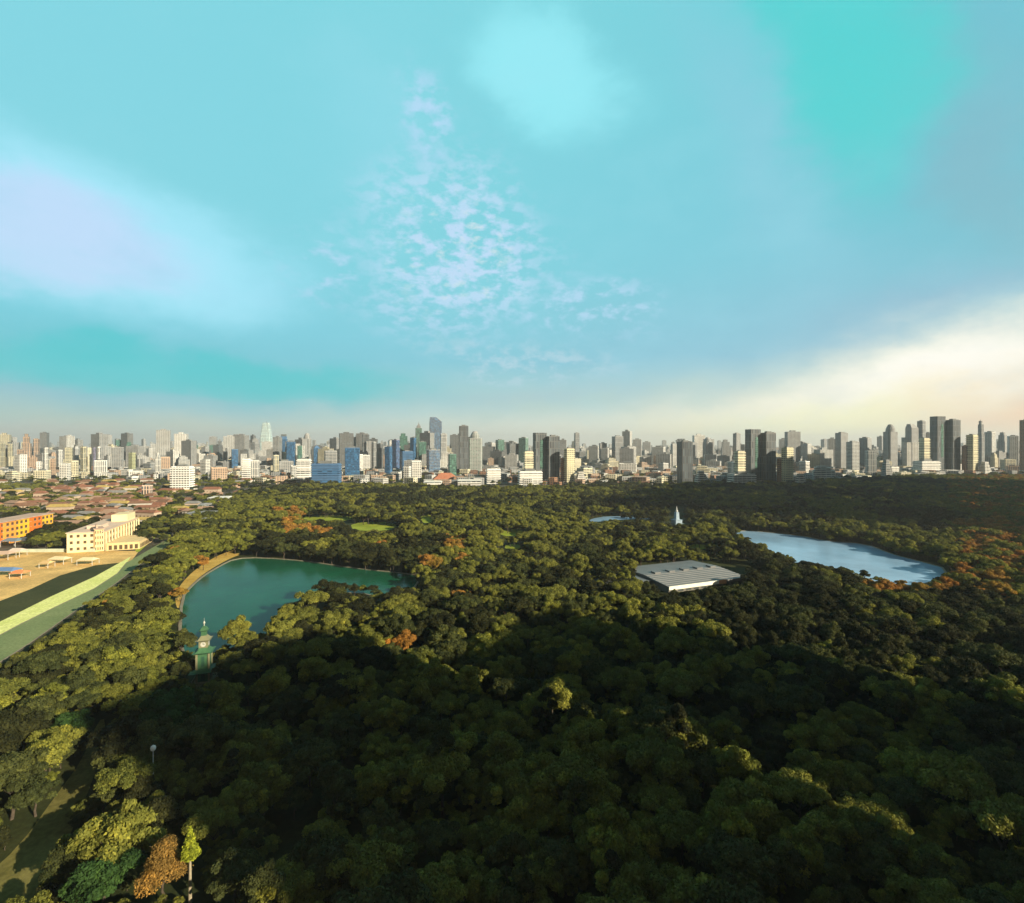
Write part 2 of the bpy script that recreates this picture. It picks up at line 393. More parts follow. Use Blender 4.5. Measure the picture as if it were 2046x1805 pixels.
def rim(W, wd, h, m, name):
    b = MB(); n = len(W)
    cx = [0] * n
    def nrm(i):
        a, c_ = W[i - 1], W[(i + 1) % n]; dx, dy = c_[0] - a[0], c_[1] - a[1]; l = math.hypot(dx, dy) or 1
        return dy / l, -dx / l
    for i in range(n):
        j = (i + 1) % n; n0, n1_ = nrm(i), nrm(j)
        a, c_ = W[i], W[j]; a2 = (a[0] + n0[0] * wd, a[1] + n0[1] * wd); c2 = (c_[0] + n1_[0] * wd, c_[1] + n1_[1] * wd)
        b.face([(a[0], a[1], h), (a2[0], a2[1], h), (c2[0], c2[1], h), (c_[0], c_[1], h)])
        b.face([(a[0], a[1], -0.1), (a[0], a[1], h), (c_[0], c_[1], h), (c_[0], c_[1], -0.1)])
        b.face([(a2[0], a2[1], h), (a2[0], a2[1], 0), (c2[0], c2[1], 0), (c2[0], c2[1], h)])
    tag(b.build(name, m), kind='structure')
rim(PW, 1.2, 0.35, M_stone, 'pond_bank'); rim(LW, 1.0, 0.35, M_stone, 'lake_bank')
# promenade round the left shore of the pond
PROM = [(352, 1215), (350, 1190), (362, 1166), (388, 1140), (420, 1118), (455, 1102), (478, 1098), (482, 1108), (462, 1115), (432, 1131), (404, 1149), (378, 1172), (364, 1195), (362, 1215)]
M_prom = grassmat((0.42, 0.27, 0.06), (0.6, 0.42, 0.12), 0.08)
sheet('path', PROM, 0.016, M_prom, it=1)

PLAZA = [(-140, 1110), (30, 1103), (278, 1101), (262, 1122), (190, 1130), (120, 1150), (60, 1178), (-140, 1255)]
STRIP = [(-140, 1255), (60, 1178), (120, 1150), (190, 1130), (262, 1122), (236, 1134), (190, 1152), (100, 1193), (30, 1228), (-140, 1310)]
VERGE = [(-140, 1310), (30, 1228), (100, 1193), (190, 1152), (262, 1112), (254, 1124), (236, 1146), (190, 1176), (110, 1214), (45, 1246), (-140, 1345)]
ROAD = [(-140, 1345), (45, 1246), (110, 1214), (190, 1176), (236, 1146), (254, 1124), (330, 1080), (350, 1080), (300, 1112), (235, 1164), (150, 1222), (60, 1286), (-60, 1362), (-140, 1410)]
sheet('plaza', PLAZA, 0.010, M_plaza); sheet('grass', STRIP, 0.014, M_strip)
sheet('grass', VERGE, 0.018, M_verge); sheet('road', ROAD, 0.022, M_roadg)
# low kerbs and a centre line of dashes for the park road
def kerb(P, wd, h, z0=0.0):
    W = [wpt(*p) for p in P]; b = MB()
    for i in range(len(W) - 1):
        a, c_ = W[i], W[i + 1]; dx, dy = c_[0] - a[0], c_[1] - a[1]; l = math.hypot(dx, dy); nx, ny = -dy / l * wd, dx / l * wd
        pts = [a, c_, (c_[0] + nx, c_[1] + ny), (a[0] + nx, a[1] + ny)]
        if nx * dy - ny * dx > 0: pts = pts[::-1]
        b.prism(pts, z0, h)
    tag(b.build('kerb', M_stone), kind='structure')
kerb([(-140, 1410), (-60, 1362), (60, 1286), (150, 1222), (235, 1164), (300, 1112)], 0.4, 0.16)
kerb([(-140, 1345), (45, 1246), (110, 1214), (190, 1176), (236, 1146), (254, 1124)], 0.4, 0.16)
lawns = [[(600, 1034), (640, 1030), (706, 1032), (704, 1040), (650, 1041), (604, 1040)], [(700, 1046), (760, 1042), (800, 1050), (770, 1062), (705, 1060)],
         [(840, 1030), (862, 1028), (866, 1044), (842, 1046)], [(1000, 1058), (1045, 1058), (1045, 1070), (1000, 1072)],
         [(1010, 1088), (1042, 1088), (1040, 1098), (1008, 1098)], [(1325, 1132), (1372, 1128), (1370, 1134), (1330, 1138)],
         [(1376, 1088), (1412, 1088), (1412, 1098), (1380, 1098)], [(268, 1098), (305, 1070), (318, 1068), (290, 1092), (275, 1106)]]
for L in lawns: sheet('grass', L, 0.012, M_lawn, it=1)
# broad track running down the lower left corner
TRACK = [(196, 1440), (212, 1436), (204, 1505), (168, 1605), (126, 1700), (78, 1810), (-20, 1920), (-170, 1900), (-50, 1770), (40, 1690), (110, 1592), (164, 1520)]
sheet('path', TRACK, 0.02, M_path, it=1)
EASTLAWN = [(318, 1378), (372, 1370), (380, 1405), (330, 1412)]

# ------------------------------------------------------------------ trees
def crown_mesh(name, m, seed, nleaf=5200, rad=5.4, hgt=7.6, base=3.6, shape='broad', leaf=0.42):
    g = np.random.default_rng(seed)
    if shape == 'broad':
        nb = 26; C = []
        for k in range(nb):
            a = g.uniform(0, 2 * math.pi); e = math.asin(g.uniform(-0.25, 1.0)); rr = g.uniform(0.5, 1.0)
            C.append((math.cos(a) * math.cos(e) * rad * rr, math.sin(a) * math.cos(e) * rad * rr, base + hgt * 0.38 + math.sin(e) * hgt * 0.52 * rr, g.uniform(0.9, 2.1)))
        C.append((0, 0, base + hgt * 0.45, 3.2))
    elif shape == 'tall':
        C = []
        for k in range(24):
            q = g.uniform(0, 1); a = g.uniform(0, 2 * math.pi); rr = rad * 0.62 * math.sin(math.pi * (0.12 + 0.8 * q)) * g.uniform(0.4, 1)
            C.append((math.cos(a) * rr, math.sin(a) * rr, base + hgt * 1.45 * q, g.uniform(0.9, 1.7)))
    else:   # cone
        C = []
        for k in range(90):
            q = (k / 90.0) ** 1.3; a = k * 2.4; rr = rad * 0.40 * (1 - q) * g.uniform(0.6, 1)
            C.append((math.cos(a) * rr, math.sin(a) * rr, base * 0.6 + hgt * 1.25 * q, 0.16 + 0.34 * (1 - q)))
    C = np.array(C); wts = C[:, 3] ** 2; wts /= wts.sum()
    idx = g.choice(len(C), nleaf, p=wts)
    d = g.normal(size=(nleaf, 3)); d /= np.linalg.norm(d, axis=1)[:, None]
    low = d[:, 2] < -0.3; d[low, 2] *= -0.6
    rr = C[idx, 3] * g.uniform(0.55, 1.08, nleaf) ** 0.6
    P = C[idx, :3] + d * rr[:, None] * np.array([1, 1, 0.8])
    nrm = d + g.normal(size=(nleaf, 3)) * 0.55; nrm /= np.linalg.norm(nrm, axis=1)[:, None]
    t1 = np.cross(nrm, g.normal(size=(nleaf, 3))); t1 /= np.linalg.norm(t1, axis=1)[:, None]
    t2 = np.cross(nrm, t1); s = (leaf * g.uniform(0.6, 1.4, nleaf))[:, None]
    V = np.stack([P - t1 * s, P - t2 * s * 0.55, P + t1 * s, P + t2 * s * 0.55], axis=1).reshape(-1, 3)
    me = bpy.data.meshes.new(name)
    me.vertices.add(nleaf * 4); me.vertices.foreach_set('co', V.astype(np.float32).ravel())
    me.loops.add(nleaf * 4); me.loops.foreach_set('vertex_index', np.arange(nleaf * 4, dtype=np.int32))
    me.polygons.add(nleaf); me.polygons.foreach_set('loop_start', np.arange(0, nleaf * 4, 4, dtype=np.int32))
    me.update(calc_edges=True)
    cl = g.uniform(0, 1, len(C))[idx] * 0.6 + g.uniform(0, 0.4, nleaf)
    at = me.attributes.new('leafv', 'FLOAT', 'POINT'); at.data.foreach_set('value', np.repeat(cl, 4).astype(np.float32))
    me.materials.append(m)
    return me
def trunk_mesh(seed, top=6.5, r=0.34, spread=3.2):
    g = random.Random(seed); b = MB(); p = Vector((0, 0, -0.2)); rr = r
    for k in range(3):
        q = Vector((g.uniform(-.3, .3), g.uniform(-.3, .3), top * (k + 1) / 4.2)); b.tube(p, q, rr, rr * 0.8, 7); p = q; rr *= 0.8
    for k in range(6):
        a = g.uniform(0, 6.28); q = p + Vector((math.cos(a) * spread * g.uniform(.5, 1), math.sin(a) * spread * g.uniform(.5, 1), g.uniform(1.5, 3.6)))
        b.tube(p - Vector((0, 0, g.uniform(0, 1.2))), q, rr * 0.55, rr * 0.18, 5)
    me = bpy.data.meshes.new('trunk'); me.from_pydata(b.v, [], b.f); me.materials.append(BARK); me.update(); return me
TR = [trunk_mesh(s) for s in range(4)]
TRs = trunk_mesh(11, 9.0, 0.26, 1.2)
_b = MB(); _b.tube((0, 0, 0), (0, 0, 13.5), 0.3, 0.1, 8)
TRc = bpy.data.meshes.new('trunk'); TRc.from_pydata(_b.v, [], _b.f); TRc.materials.append(plain((0.3, 0.26, 0.18), 0.9, 0.2, 1.0))
CR = {}
sd_ = 100
for tint in ('dark green', 'olive', 'yellow-green', 'mid green', 'orange-brown', 'fresh green'):
    CR[tint] = []
    for k in range(4 if tint in ('dark green', 'olive', 'mid green') else 2):
        sd_ += 1; CR[tint].append(crown_mesh('crown', LEAF[tint], sd_, nleaf=[10500, 12000, 9500, 9000][k], leaf=0.29, rad=[5.4, 6.2, 4.6, 6.6][k], hgt=[7.2, 6.4, 9.2, 3.8][k], base=[3.6, 3.6, 3.2, 7.2][k]))
CR['tall'] = [crown_mesh('crown', LEAF['dark green'], 301, 7000, shape='tall', leaf=0.28), crown_mesh('crown', LEAF['mid green'], 302, 7000, shape='tall', leaf=0.28)]
CR['cone'] = [crown_mesh('crown', LEAF['lime'], 303, 2600, rad=3.4, hgt=4.4, base=14.5, shape='cone', leaf=0.2)]
LEAF['rust'] = leaf_mat('leaves_rust', [(0.3, 0.19, 0.05), (0.27, 0.16, 0.045)])
CR['blossom'] = [crown_mesh('crown', LEAF['rust'], 310, 11000, rad=3.2, hgt=10.0, base=2.6, leaf=0.2)]
def mk_tree(x, y, s, tint, look=None, cat='tree', group='park trees', rz=None, label=None, key=None, kind='tree'):
    root = empty(kind, (x, y, 0), random.uniform(0, 6.28) if rz is None else rz); root.scale = (s, s, s * random.uniform(0.9, 1.12))
    ml = CR[key or tint]
    for nm, me in (('trunk', TRc if key == 'cone' else TRs if key == 'tall' else random.choice(TR)), ('crown', random.choice(ml))):
        o = bpy.data.objects.new(nm, me); COL.objects.link(o); o.parent = root
    px, py = pix(x, y, 8 * s)
    if label: tag(root, label, cat, group)
    else:
        sz = 'small' if s < 0.6 else ('large' if s > 0.85 else 'medium')
        pend(root, look or f"{sz} {tint} tree", px, py, cat, group, 'tree')
    return root

NOTREE_BASE = [POND, LAKE, PLAZA, STRIP, VERGE, ROAD, TRACK, EASTLAWN] + [CAN1, CAN2, CAN3]
NOTREE_SEE = [POND_VIS, ROAD, [(1468, 1062), (1500, 1061), (1600, 1071), (1650, 1082), (1730, 1087), (1780, 1108), (1840, 1123), (1895, 1138), (1860, 1160), (1772, 1163), (1730, 1140), (1650, 1132), (1595, 1122), (1560, 1098), (1530, 1089), (1480, 1068)], PLAZA, VERGE, [(205, 1030), (276, 1030), (276, 1106), (190, 1106), (190, 1040)],
              [(-40, 1020), (108, 1020), (108, 1066), (40, 1080), (-40, 1090)],
              [(1268, 1132), (1480, 1124), (1490, 1138), (1482, 1154), (1412, 1172), (1338, 1180), (1282, 1156)],
              [(1338, 1010), (1366, 1010), (1368, 1048), (1336, 1048)],
              [(386, 1225), (430, 1225), (432, 1362), (388, 1362)], [(362, 1636), (396, 1636), (400, 1770), (360, 1770)],
              [(278, 1665), (366, 1665), (368, 1785), (278, 1785)], [(200, 1445), (208, 1445), (180, 1560), (90, 1700), (60, 1805), (-10, 1805), (0, 1750), (90, 1645), (155, 1560)], CAN1, PROM] + lawns[:7]
HALLBASE = [(1262, 1150), (1280, 1132), (1484, 1124), (1510, 1140), (1470, 1180), (1336, 1200)]
def clear(x, y, s):
    bx, by = pix(x, y)
    for P in NOTREE_BASE:
        if inpoly(bx, by, P): return False
    if inpoly(bx, by, HALLBASE): return False
    for z in (3.5 * s, 7 * s, 9.5 * s):
        r = 3.3 * s
        for ox in (-r, 0, r):
            qx, qy = pix(x + ox, y, z)
            for P in NOTREE_SEE:
                if inpoly(qx, qy, P): return False
    return True
spots = []
sp = 6.0; y = 62.0
while y < 1180:
    step = sp if y < 500 else sp * 1.12
    x = -y * 1.06 - 30
    while x < y * 1.06 + 30:
        X = x + random.uniform(-3.4, 3.4); Yy = y + random.uniform(-3.4, 3.4); x += step
        if Yy < 40: continue
        bx, by = pix(X, Yy)
        if not inpoly(bx, by, PARK): continue
        s = random.choice((0.46, 0.58, 0.68, 0.74, 0.84, 1.02)) * random.uniform(0.92, 1.08)
        if by < 1060 and random.random() < 0.10: continue
        if not clear(X, Yy, s):
            s *= 0.55
            if random.random() < 0.5 or not clear(X, Yy, s): continue
        spots.append((X, Yy, s))
    y += step
WARM = [[(1890, 960), (2100, 950), (2100, 1075), (1985, 1070), (1900, 1010)], [(1870, 1060), (2100, 1040), (2100, 1235), (1960, 1200), (1900, 1150), (1930, 1110)],  # right-edge areas get golden leaf colour in place of sunlight
        [(552, 1028), (612, 1026), (625, 1080), (560, 1085)], [(620, 1066), (662, 1066), (662, 1088), (620, 1088)], [(890, 1080), (925, 1085), (945, 1145), (905, 1140)], [(840, 1135), (885, 1132), (885, 1160), (840, 1158)],
        [(1720, 1170), (1900, 1180), (1900, 1200), (1740, 1200)]]
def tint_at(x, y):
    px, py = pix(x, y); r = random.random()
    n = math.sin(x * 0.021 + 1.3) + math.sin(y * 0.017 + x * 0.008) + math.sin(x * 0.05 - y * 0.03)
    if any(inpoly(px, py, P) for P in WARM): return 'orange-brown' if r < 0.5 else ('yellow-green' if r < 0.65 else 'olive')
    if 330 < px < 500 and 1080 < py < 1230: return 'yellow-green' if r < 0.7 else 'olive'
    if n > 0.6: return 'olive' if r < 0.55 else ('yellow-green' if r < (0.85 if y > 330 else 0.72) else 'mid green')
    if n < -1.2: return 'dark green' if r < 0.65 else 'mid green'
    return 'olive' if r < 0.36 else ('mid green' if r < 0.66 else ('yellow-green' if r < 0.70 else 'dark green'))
# special trees in own colours; golden right-edge ones carry sunlight in leaf colour
specials = []
def special(px, py, s, tint, n=1, spread=0, **kw):
    for k in range(n):
        X, Y_ = wpt(px + random.uniform(-spread, spread), py + random.uniform(-spread * .35, spread * .35)); specials.append((X, Y_, s * random.uniform(.85, 1.1), tint, kw))
special(326, 1812, 1.0, 'orange-brown', label='orange-blossomed tree, brightest crown at the bottom left', key='blossom')
special(380, 1806, 1.0, 'lime', label='slender conical lime-yellow tree on a tall bare stem', key='cone', kind='conical_tree', group=None)
special(580, 1066, 1.0, 'orange-brown', 5, 18); special(640, 1080, 1.0, 'orange-brown', 3, 12)
special(758, 1108, 0.9, 'orange-brown'); special(904, 1118, 1.0, 'orange-brown', 3, 12); special(864, 1146, 1.0, 'orange-brown', 2, 10)
special(918, 1136, 1.0, 'orange-brown', 1, 4); special(920, 1214, 0.8, 'orange-brown'); special(806, 1312, 0.9, 'orange-brown'); special(214, 1235, 0.9, 'orange-brown')
special(1935, 1190, 0.8, 'orange-brown', 5, 40); special(1950, 1115, 0.9, 'orange-brown', 8, 42); special(2020, 1080, 0.9, 'orange-brown', 6, 26)
special(1960, 1020, 1.0, 'orange-brown', 7, 40); special(1770, 1195, 0.8, 'orange-brown', 3, 20); special(1860, 1195, 0.8, 'orange-brown', 2, 20)
special(470, 1300, 1.0, 'olive', label='round olive tree standing alone at the pond edge beside the clock tower', group='park trees')
special(340, 1478, 1.05, 'fresh green', 3, 18); special(150, 1490, 0.8, 'fresh green', 2, 12); special(208, 1830, 0.9, 'fresh green'); special(345, 1120, 0.8, 'orange-brown', 1)
special(400, 1136, 0.7, 'orange-brown', 3, 14); special(356, 1200, 0.7, 'orange-brown', 2, 6); special(440, 1112, 0.7, 'yellow-green', 3, 12)
spots = [q for q in spots if all((q[0] - a[0]) ** 2 + (q[1] - a[1]) ** 2 > 30 for a in specials)]

for nm, px, py in (('green clock tower', 405, 1300), ('orange-blossomed tree', 340, 1730), ('conical lime-yellow tree', 378, 1665), ('broad track', 120, 1600),
                   ('lone olive tree by the pond', 470, 1250), ('bright green trees left of centre', 340, 1430), ('bottom left corner', 0, 1805), ('bottom right corner', 2046, 1805),
                   ('middle of the bottom edge', 1023, 1805), ('pale-roofed hall', 1380, 1155), ('right end of the long lake', 1850, 1150), ('right edge at mid foreground', 2046, 1450),
                   ('near shore of the green pond', 700, 1180), ('road at the left edge', 0, 1300), ('dark canopy right of centre', 1450, 1500), ('dark canopy left of centre', 650, 1500),
                   ('bottom edge right of centre', 1500, 1790), ('bottom edge left of centre', 680, 1790), ('dark canopy in the centre', 1023, 1500), ('dark canopy towards the right', 1750, 1560),
                   ('left edge in the foreground', 0, 1560), ('far shore of the green pond', 640, 1110), ('grey-white monument', 1352, 1030), ('sunny lawn beyond the pond', 650, 1036),
                   ('beige columned building', 240, 1070), ('dark park edge at the right', 1900, 1010), ('dark canopy just below centre', 1023, 1330), ('dark canopy below the hall', 1400, 1330)):
    landmark(nm, px, py, 'tree')
def vis(q):
    px, py = pix(q[0], q[1], 8 * q[2])
    inside = -60 < px < 2106 and py - 60 < 1840
    return (q[2] / math.hypot(q[0], q[1], H)) if inside else -1
for X, Y_, s, tint, kw in specials: mk_tree(X, Y_, s, tint, **kw)
spots.sort(key=vis, reverse=True)
NI = 300 - len(specials)
near = spots[:NI]; far = spots[NI:]
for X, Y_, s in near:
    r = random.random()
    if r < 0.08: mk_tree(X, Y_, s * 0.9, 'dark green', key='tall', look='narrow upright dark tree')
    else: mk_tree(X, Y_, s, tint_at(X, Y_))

def stuff_trees(name, pts, label, cat):
    """one object: a scatter over points, one crown kind per point group"""
    root_me = bpy.data.meshes.new(name)
    groups = ['dark green', 'olive', 'mid green', 'yellow-green', 'orange-brown']
    co = [(p[0], p[1], 0) for p in pts]
    root_me.from_pydata(co, [], [])
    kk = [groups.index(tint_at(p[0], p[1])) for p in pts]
    for an, ty, vals in (('kindi', 'INT', kk), ('scl', 'FLOAT', [p[2] for p in pts]), ('rot', 'FLOAT', [random.uniform(0, 6.28) for p in pts])):
        a = root_me.attributes.new(an, ty, 'POINT'); a.data.foreach_set('value', vals)
    o = bpy.data.objects.new(name, root_me); COL.objects.link(o)
    ng = bpy.data.node_groups.new(name, 'GeometryNodeTree')
    ng.interface.new_socket('Geometry', in_out='INPUT', socket_type='NodeSocketGeometry')
    ng.interface.new_socket('Geometry', in_out='OUTPUT', socket_type='NodeSocketGeometry')
    N, Lk = ng.nodes, ng.links
    gi = N.new('NodeGroupInput'); go = N.new('NodeGroupOutput'); jn = N.new('GeometryNodeJoinGeometry'); Lk.new(jn.outputs[0], go.inputs[0])
    def attr(nm, ty):
        a = N.new('GeometryNodeInputNamedAttribute'); a.data_type = ty; a.inputs['Name'].default_value = nm; return a.outputs['Attribute']
    scl, rot, kd = attr('scl', 'FLOAT'), attr('rot', 'FLOAT'), attr('kindi', 'INT')
    cx = N.new('ShaderNodeCombineXYZ'); Lk.new(rot, cx.inputs[2])
    srcs = {}
    for ob in COL.objects:
        if ob.name.startswith('crown') or ob.name.startswith('trunk'): srcs.setdefault(ob.data.name, ob)
    def inst(obs, sel):
        j2 = N.new('GeometryNodeJoinGeometry')
        for ob in obs:
            oi = N.new('GeometryNodeObjectInfo'); oi.inputs['Object'].default_value = ob; oi.inputs['As Instance'].default_value = True
            Lk.new(oi.outputs['Geometry'], j2.inputs[0])
        io = N.new('GeometryNodeInstanceOnPoints'); Lk.new(gi.outputs[0], io.inputs['Points']); Lk.new(j2.outputs[0], io.inputs['Instance'])
        io.inputs['Pick Instance'].default_value = True
        Lk.new(cx.outputs[0], io.inputs['Rotation']); Lk.new(scl, io.inputs['Scale'])
        if sel is not None: Lk.new(sel, io.inputs['Selection'])
        Lk.new(io.outputs[0], jn.inputs[0])
    for gidx, gname in enumerate(groups):
        cmp_ = N.new('FunctionNodeCompare'); cmp_.data_type = 'INT'; cmp_.operation = 'EQUAL'
        Lk.new(kd, cmp_.inputs[2]); cmp_.inputs[3].default_value = gidx
        obs = [srcs[me.name] for me in CR[gname] if me.name in srcs]
        inst(obs, cmp_.outputs[0])
    inst([srcs[me.name] for me in TR if me.name in srcs], None)
    md = o.modifiers.new('scatter', 'NODES'); md.node_group = ng
    tag(o, label, cat, kind='stuff'); return o
stuff_trees('tree_canopy', far, 'continuous olive and dark green canopy of the park beyond the nearest trees', 'trees')

bush = []
for k in range(2600):
    Y_ = 62 + 190 * random.random() ** 0.8; X = random.uniform(-1.08 * Y_, 1.08 * Y_); bx, by = pix(X, Y_)
    if not inpoly(bx, by, PARK) or any(inpoly(bx, by, P) for P in (POND, TRACK, ROAD)): continue
    if any(inpoly(*pix(X, Y_, 2.5), P) for P in NOTREE_SEE): continue
    bush.append((X, Y_, random.uniform(.16, .36)))
stuff_trees('undergrowth', bush, 'low bushes and saplings growing on the ground between the park trees', 'bushes')

# ------------------------------------------------------------------ clock tower beside the pond
def clock_tower():
    X, Y_ = wpt(408, 1366); root = empty('clock_tower', (X, Y_, 0), R(18))
    tag(root, 'green and cream tiered clock tower with finial beside the pond', 'clock tower')
    gr = plain((0.045, 0.125, 0.06), 0.6, 0.25, 0.6); gd = plain((0.025, 0.08, 0.05), 0.6, 0.2, 0.6); cr = plain((0.19, 0.19, 0.11), 0.8, 0.15, 0.6); wh = plain((0.45, 0.45, 0.4), 0.6, 0.1, 1.0)
    b = MB(); b.box(-3.3, 3.3, -3.3, 3.3, 0, 0.8); b.box(-2.7, 2.7, -2.7, 2.7, 0.8, 1.3); b.build('base', cr, root)
    b = MB(); b.box(-1.7, 1.7, -1.7, 1.7, 1.3, 10.6); b.build('shaft', gr, root)
    b = MB()
    for sx in (-1, 1):
        for sy in (-1, 1): b.box(sx * 1.75 - .28, sx * 1.75 + .28, sy * 1.75 - .28, sy * 1.75 + .28, 1.3, 10.6)
    b.build('corner_pilaster', cr, root)
    for k in range(4):
        a = k * math.pi / 2; b = MB(); b.box(-0.45, 0.45, 1.7, 1.74, 6.2, 9.4); b.build('window', gd, root, loc=(0, 0, 0), rz=a)
        b = MB(); b.box(-0.6, 0.6, 1.7, 1.76, 1.5, 3.9); b.build('door', gd, root, loc=(0, 0, 0), rz=a)
    def roof(z, r0, r1, h, nm, m):
        b = MB(); prof = [(r0 * 1.42 * f_, z + h * g_) for f_, g_ in ((1.0, 0.10), (0.86, 0.0), (0.7, 0.22), (0.5, 0.6), (r1 / r0, 1.0))]
        b.lathe(prof, 4, rot=math.pi / 4); b.face([(-r0, -r0, z + .08 * h), (-r0, r0, z + .08 * h), (r0, r0, z + .08 * h), (r0, -r0, z + .08 * h)]); b.build(nm, m, root)
    roof(4.6, 3.7, 1.75, 1.5, 'eaves', gr); roof(10.6, 2.9, 1.3, 1.5, 'eaves', gr)
    b = MB(); b.box(-1.3, 1.3, -1.3, 1.3, 12.0, 14.4); b.build('clock_chamber', cr, root)
    for k in range(4):
        a = k * math.pi / 2; b = MB()
        n = 20; b.face([(0.8 * math.cos(2 * math.pi * j / n), -1.36, 13.2 + 0.8 * math.sin(2 * math.pi * j / n)) for j in range(n)])
        o = b.build('clock_face', wh, root, loc=(0, 0, 0), rz=a)
        b = MB(); b.box(-0.05, 0.05, -1.41, -1.38, 13.15, 13.85); b.box(0.0, 0.5, -1.41, -1.38, 13.15, 13.25); b.build('clock_hand', gd, o)
    roof(14.4, 2.2, 0.7, 1.5, 'eaves', cr)
    b = MB(); b.box(-.75, .75, -.75, .75, 15.8, 17.4); b.build('lantern', gr, root)
    roof(17.4, 1.35, 0.12, 1.5, 'eaves', gr)
    b = MB(); b.lathe([(0.14, 18.8), (0.1, 19.4), (0.32, 19.7), (0.3, 20.0), (0.05, 20.4), (0.03, 21.4)], 8); b.build('finial', wh, root)
    for k in range(4):
        a = k * math.pi / 2; b = MB(); b.box(-3.0, 3.0, -3.15, -3.0, 1.7, 1.85)
        for j in range(9): b.box(-3 + j * .75 - .06, -3 + j * .75 + .06, -3.13, -3.02, 0.8, 1.7)
        b.build('railing', cr, root, loc=(0, 0, 0), rz=a)
clock_tower()

# ------------------------------------------------------------------ monument in the lake
def monument():
    X, Y_ = wpt(1352, 1050); root = empty('monument', (X, Y_, 0), R(20))
    tag(root, 'pale bluish-white slender monument rising above the trees beside the canals', 'monument')
    st = plain((0.24, 0.32, 0.4), 0.6, 0.15, 0.5); dk = plain((0.14, 0.2, 0.2), 0.7, 0.2, 0.5)
    b = MB(); b.box(-6, 6, -6, 6, 0, 1.2); b.box(-5, 5, -5, 5, 1.2, 2.2); b.build('steps', dk, root)
    b = MB(); b.box(-3.6, 3.6, -3.6, 3.6, 2.2, 5.2); b.box(-3.9, 3.9, -3.9, 3.9, 5.2, 5.7); b.build('pedestal', st, root)
    b = MB(); b.lathe([(3.3, 5.7), (2.6, 6.5), (2.2, 12.0), (2.5, 12.4), (1.4, 13.0)], 4, rot=math.pi / 4); b.build('shaft', st, root)
    b = MB(); b.lathe([(1.2, 13.0), (1.3, 14.2), (0.5, 15.2), (0.55, 16.2), (0.12, 18.4)], 10); b.build('spire', plain((0.45, 0.46, 0.46), 0.5, 0.1, 0.5), root)
monument()

# ------------------------------------------------------------------ pale-roofed hall
def hall():
    A = wpt(1336, 1186); B = wpt(1486, 1166); dx, dy = B[0] - A[0], B[1] - A[1]; L = math.hypot(dx, dy); rz = math.atan2(dy, dx)
    Dp = 42; root = empty('long_hall', (A[0], A[1], 0), rz)
    tag(root, 'long low hall with pale grey ribbed roof among the park trees', 'hall')
    gy_ = plain((0.15, 0.155, 0.16), 0.55, 0.12, 0.15, 0.4); wh = plain((0.78, 0.76, 0.66), 0.7, 0.1, 0.3); dk = plain((0.05, 0.06, 0.06), 0.5, 0.2, 0.3); orr = plain((0.55, 0.26, 0.13), 0.8, 0.15, 0.3); bl = plain((0.12, 0.24, 0.42), 0.6, 0.15, 0.3); lgr = plain((0.26, 0.26, 0.26), 0.6, 0.1, 0.3)
    b = MB(); b.box(0, L, 0, Dp, 0, 3.6); b.build('wall', plain((0.16, 0.15, 0.13), 0.85, 0.2, 0.3), root)
    b = MB(); b.face([(-1, -1.5, 3.8), (L + 1, -1.5, 3.8), (L + 1, Dp * .5, 5.2), (-1, Dp * .5, 5.2)]); b.face([(-1, Dp * .5, 5.2), (L + 1, Dp * .5, 5.2), (L + 1, Dp + 1.5, 3.8), (-1, Dp + 1.5, 3.8)])
    b.face([(-1, -1.5, 3.8), (-1, Dp * .5, 5.2), (-1, Dp + 1.5, 3.8)]); b.face([(L + 1, -1.5, 3.8), (L + 1, Dp + 1.5, 3.8), (L + 1, Dp * .5, 5.2)]); b.face([(-1, -1.5, 3.79), (-1, Dp + 1.5, 3.79), (L + 1, Dp + 1.5, 3.79), (L + 1, -1.5, 3.79)])
    rf = b.build('roof', gy_, root)
    for k in range(7):
        yy = 1.5 + k * 2.7; z = 3.8 + (yy + 1.5) / (Dp * .5 + 1.5) * 1.4; b = MB(); b.box(-0.8, L + .8, yy, yy + .35, z - .05, z + .16); b.build('roof_rib', lgr, rf)
    for k in range(5):
        b = MB(); b.box(6 + k * L / 5.2, 10 + k * L / 5.2, Dp * .5 - 2, Dp * .5 + 2, 5.0, 5.9); b.build('roof_vent', gy_, rf)
    b = MB(); b.box(-1.2, L * .62, -2.0, -1.52, 2.2, 4.1); b.build('fascia', wh, root)
    b = MB(); b.box(L * .62, L * .72, -2.0, -1.52, 2.0, 4.2); b.build('fascia', orr, root)
    b = MB(); b.box(L * .72, L + 1.2, -2.0, -1.52, 2.4, 4.0); b.build('fascia', gy_, root)
    for k in range(10):
        b = MB(); b.box(1 + k * L / 10, 1 + k * L / 10 + L / 15, -0.08, 0.02, 0.4, 2.1); b.build('window', dk, root)
    b = MB(); b.box(-26, -1.4, 14, Dp + 8, 0, 3.2); b.build('annex', bl, root)
    b = MB(); b.box(-27, -1.4, 13, Dp + 9, 3.2, 3.6); b.build('annex_roof', gy_, root)
    b = MB(); b.box(-26.6, -4, Dp + 8, Dp + 9.6, 3.6, 5.2); b.build('parapet', orr, root)
hall()

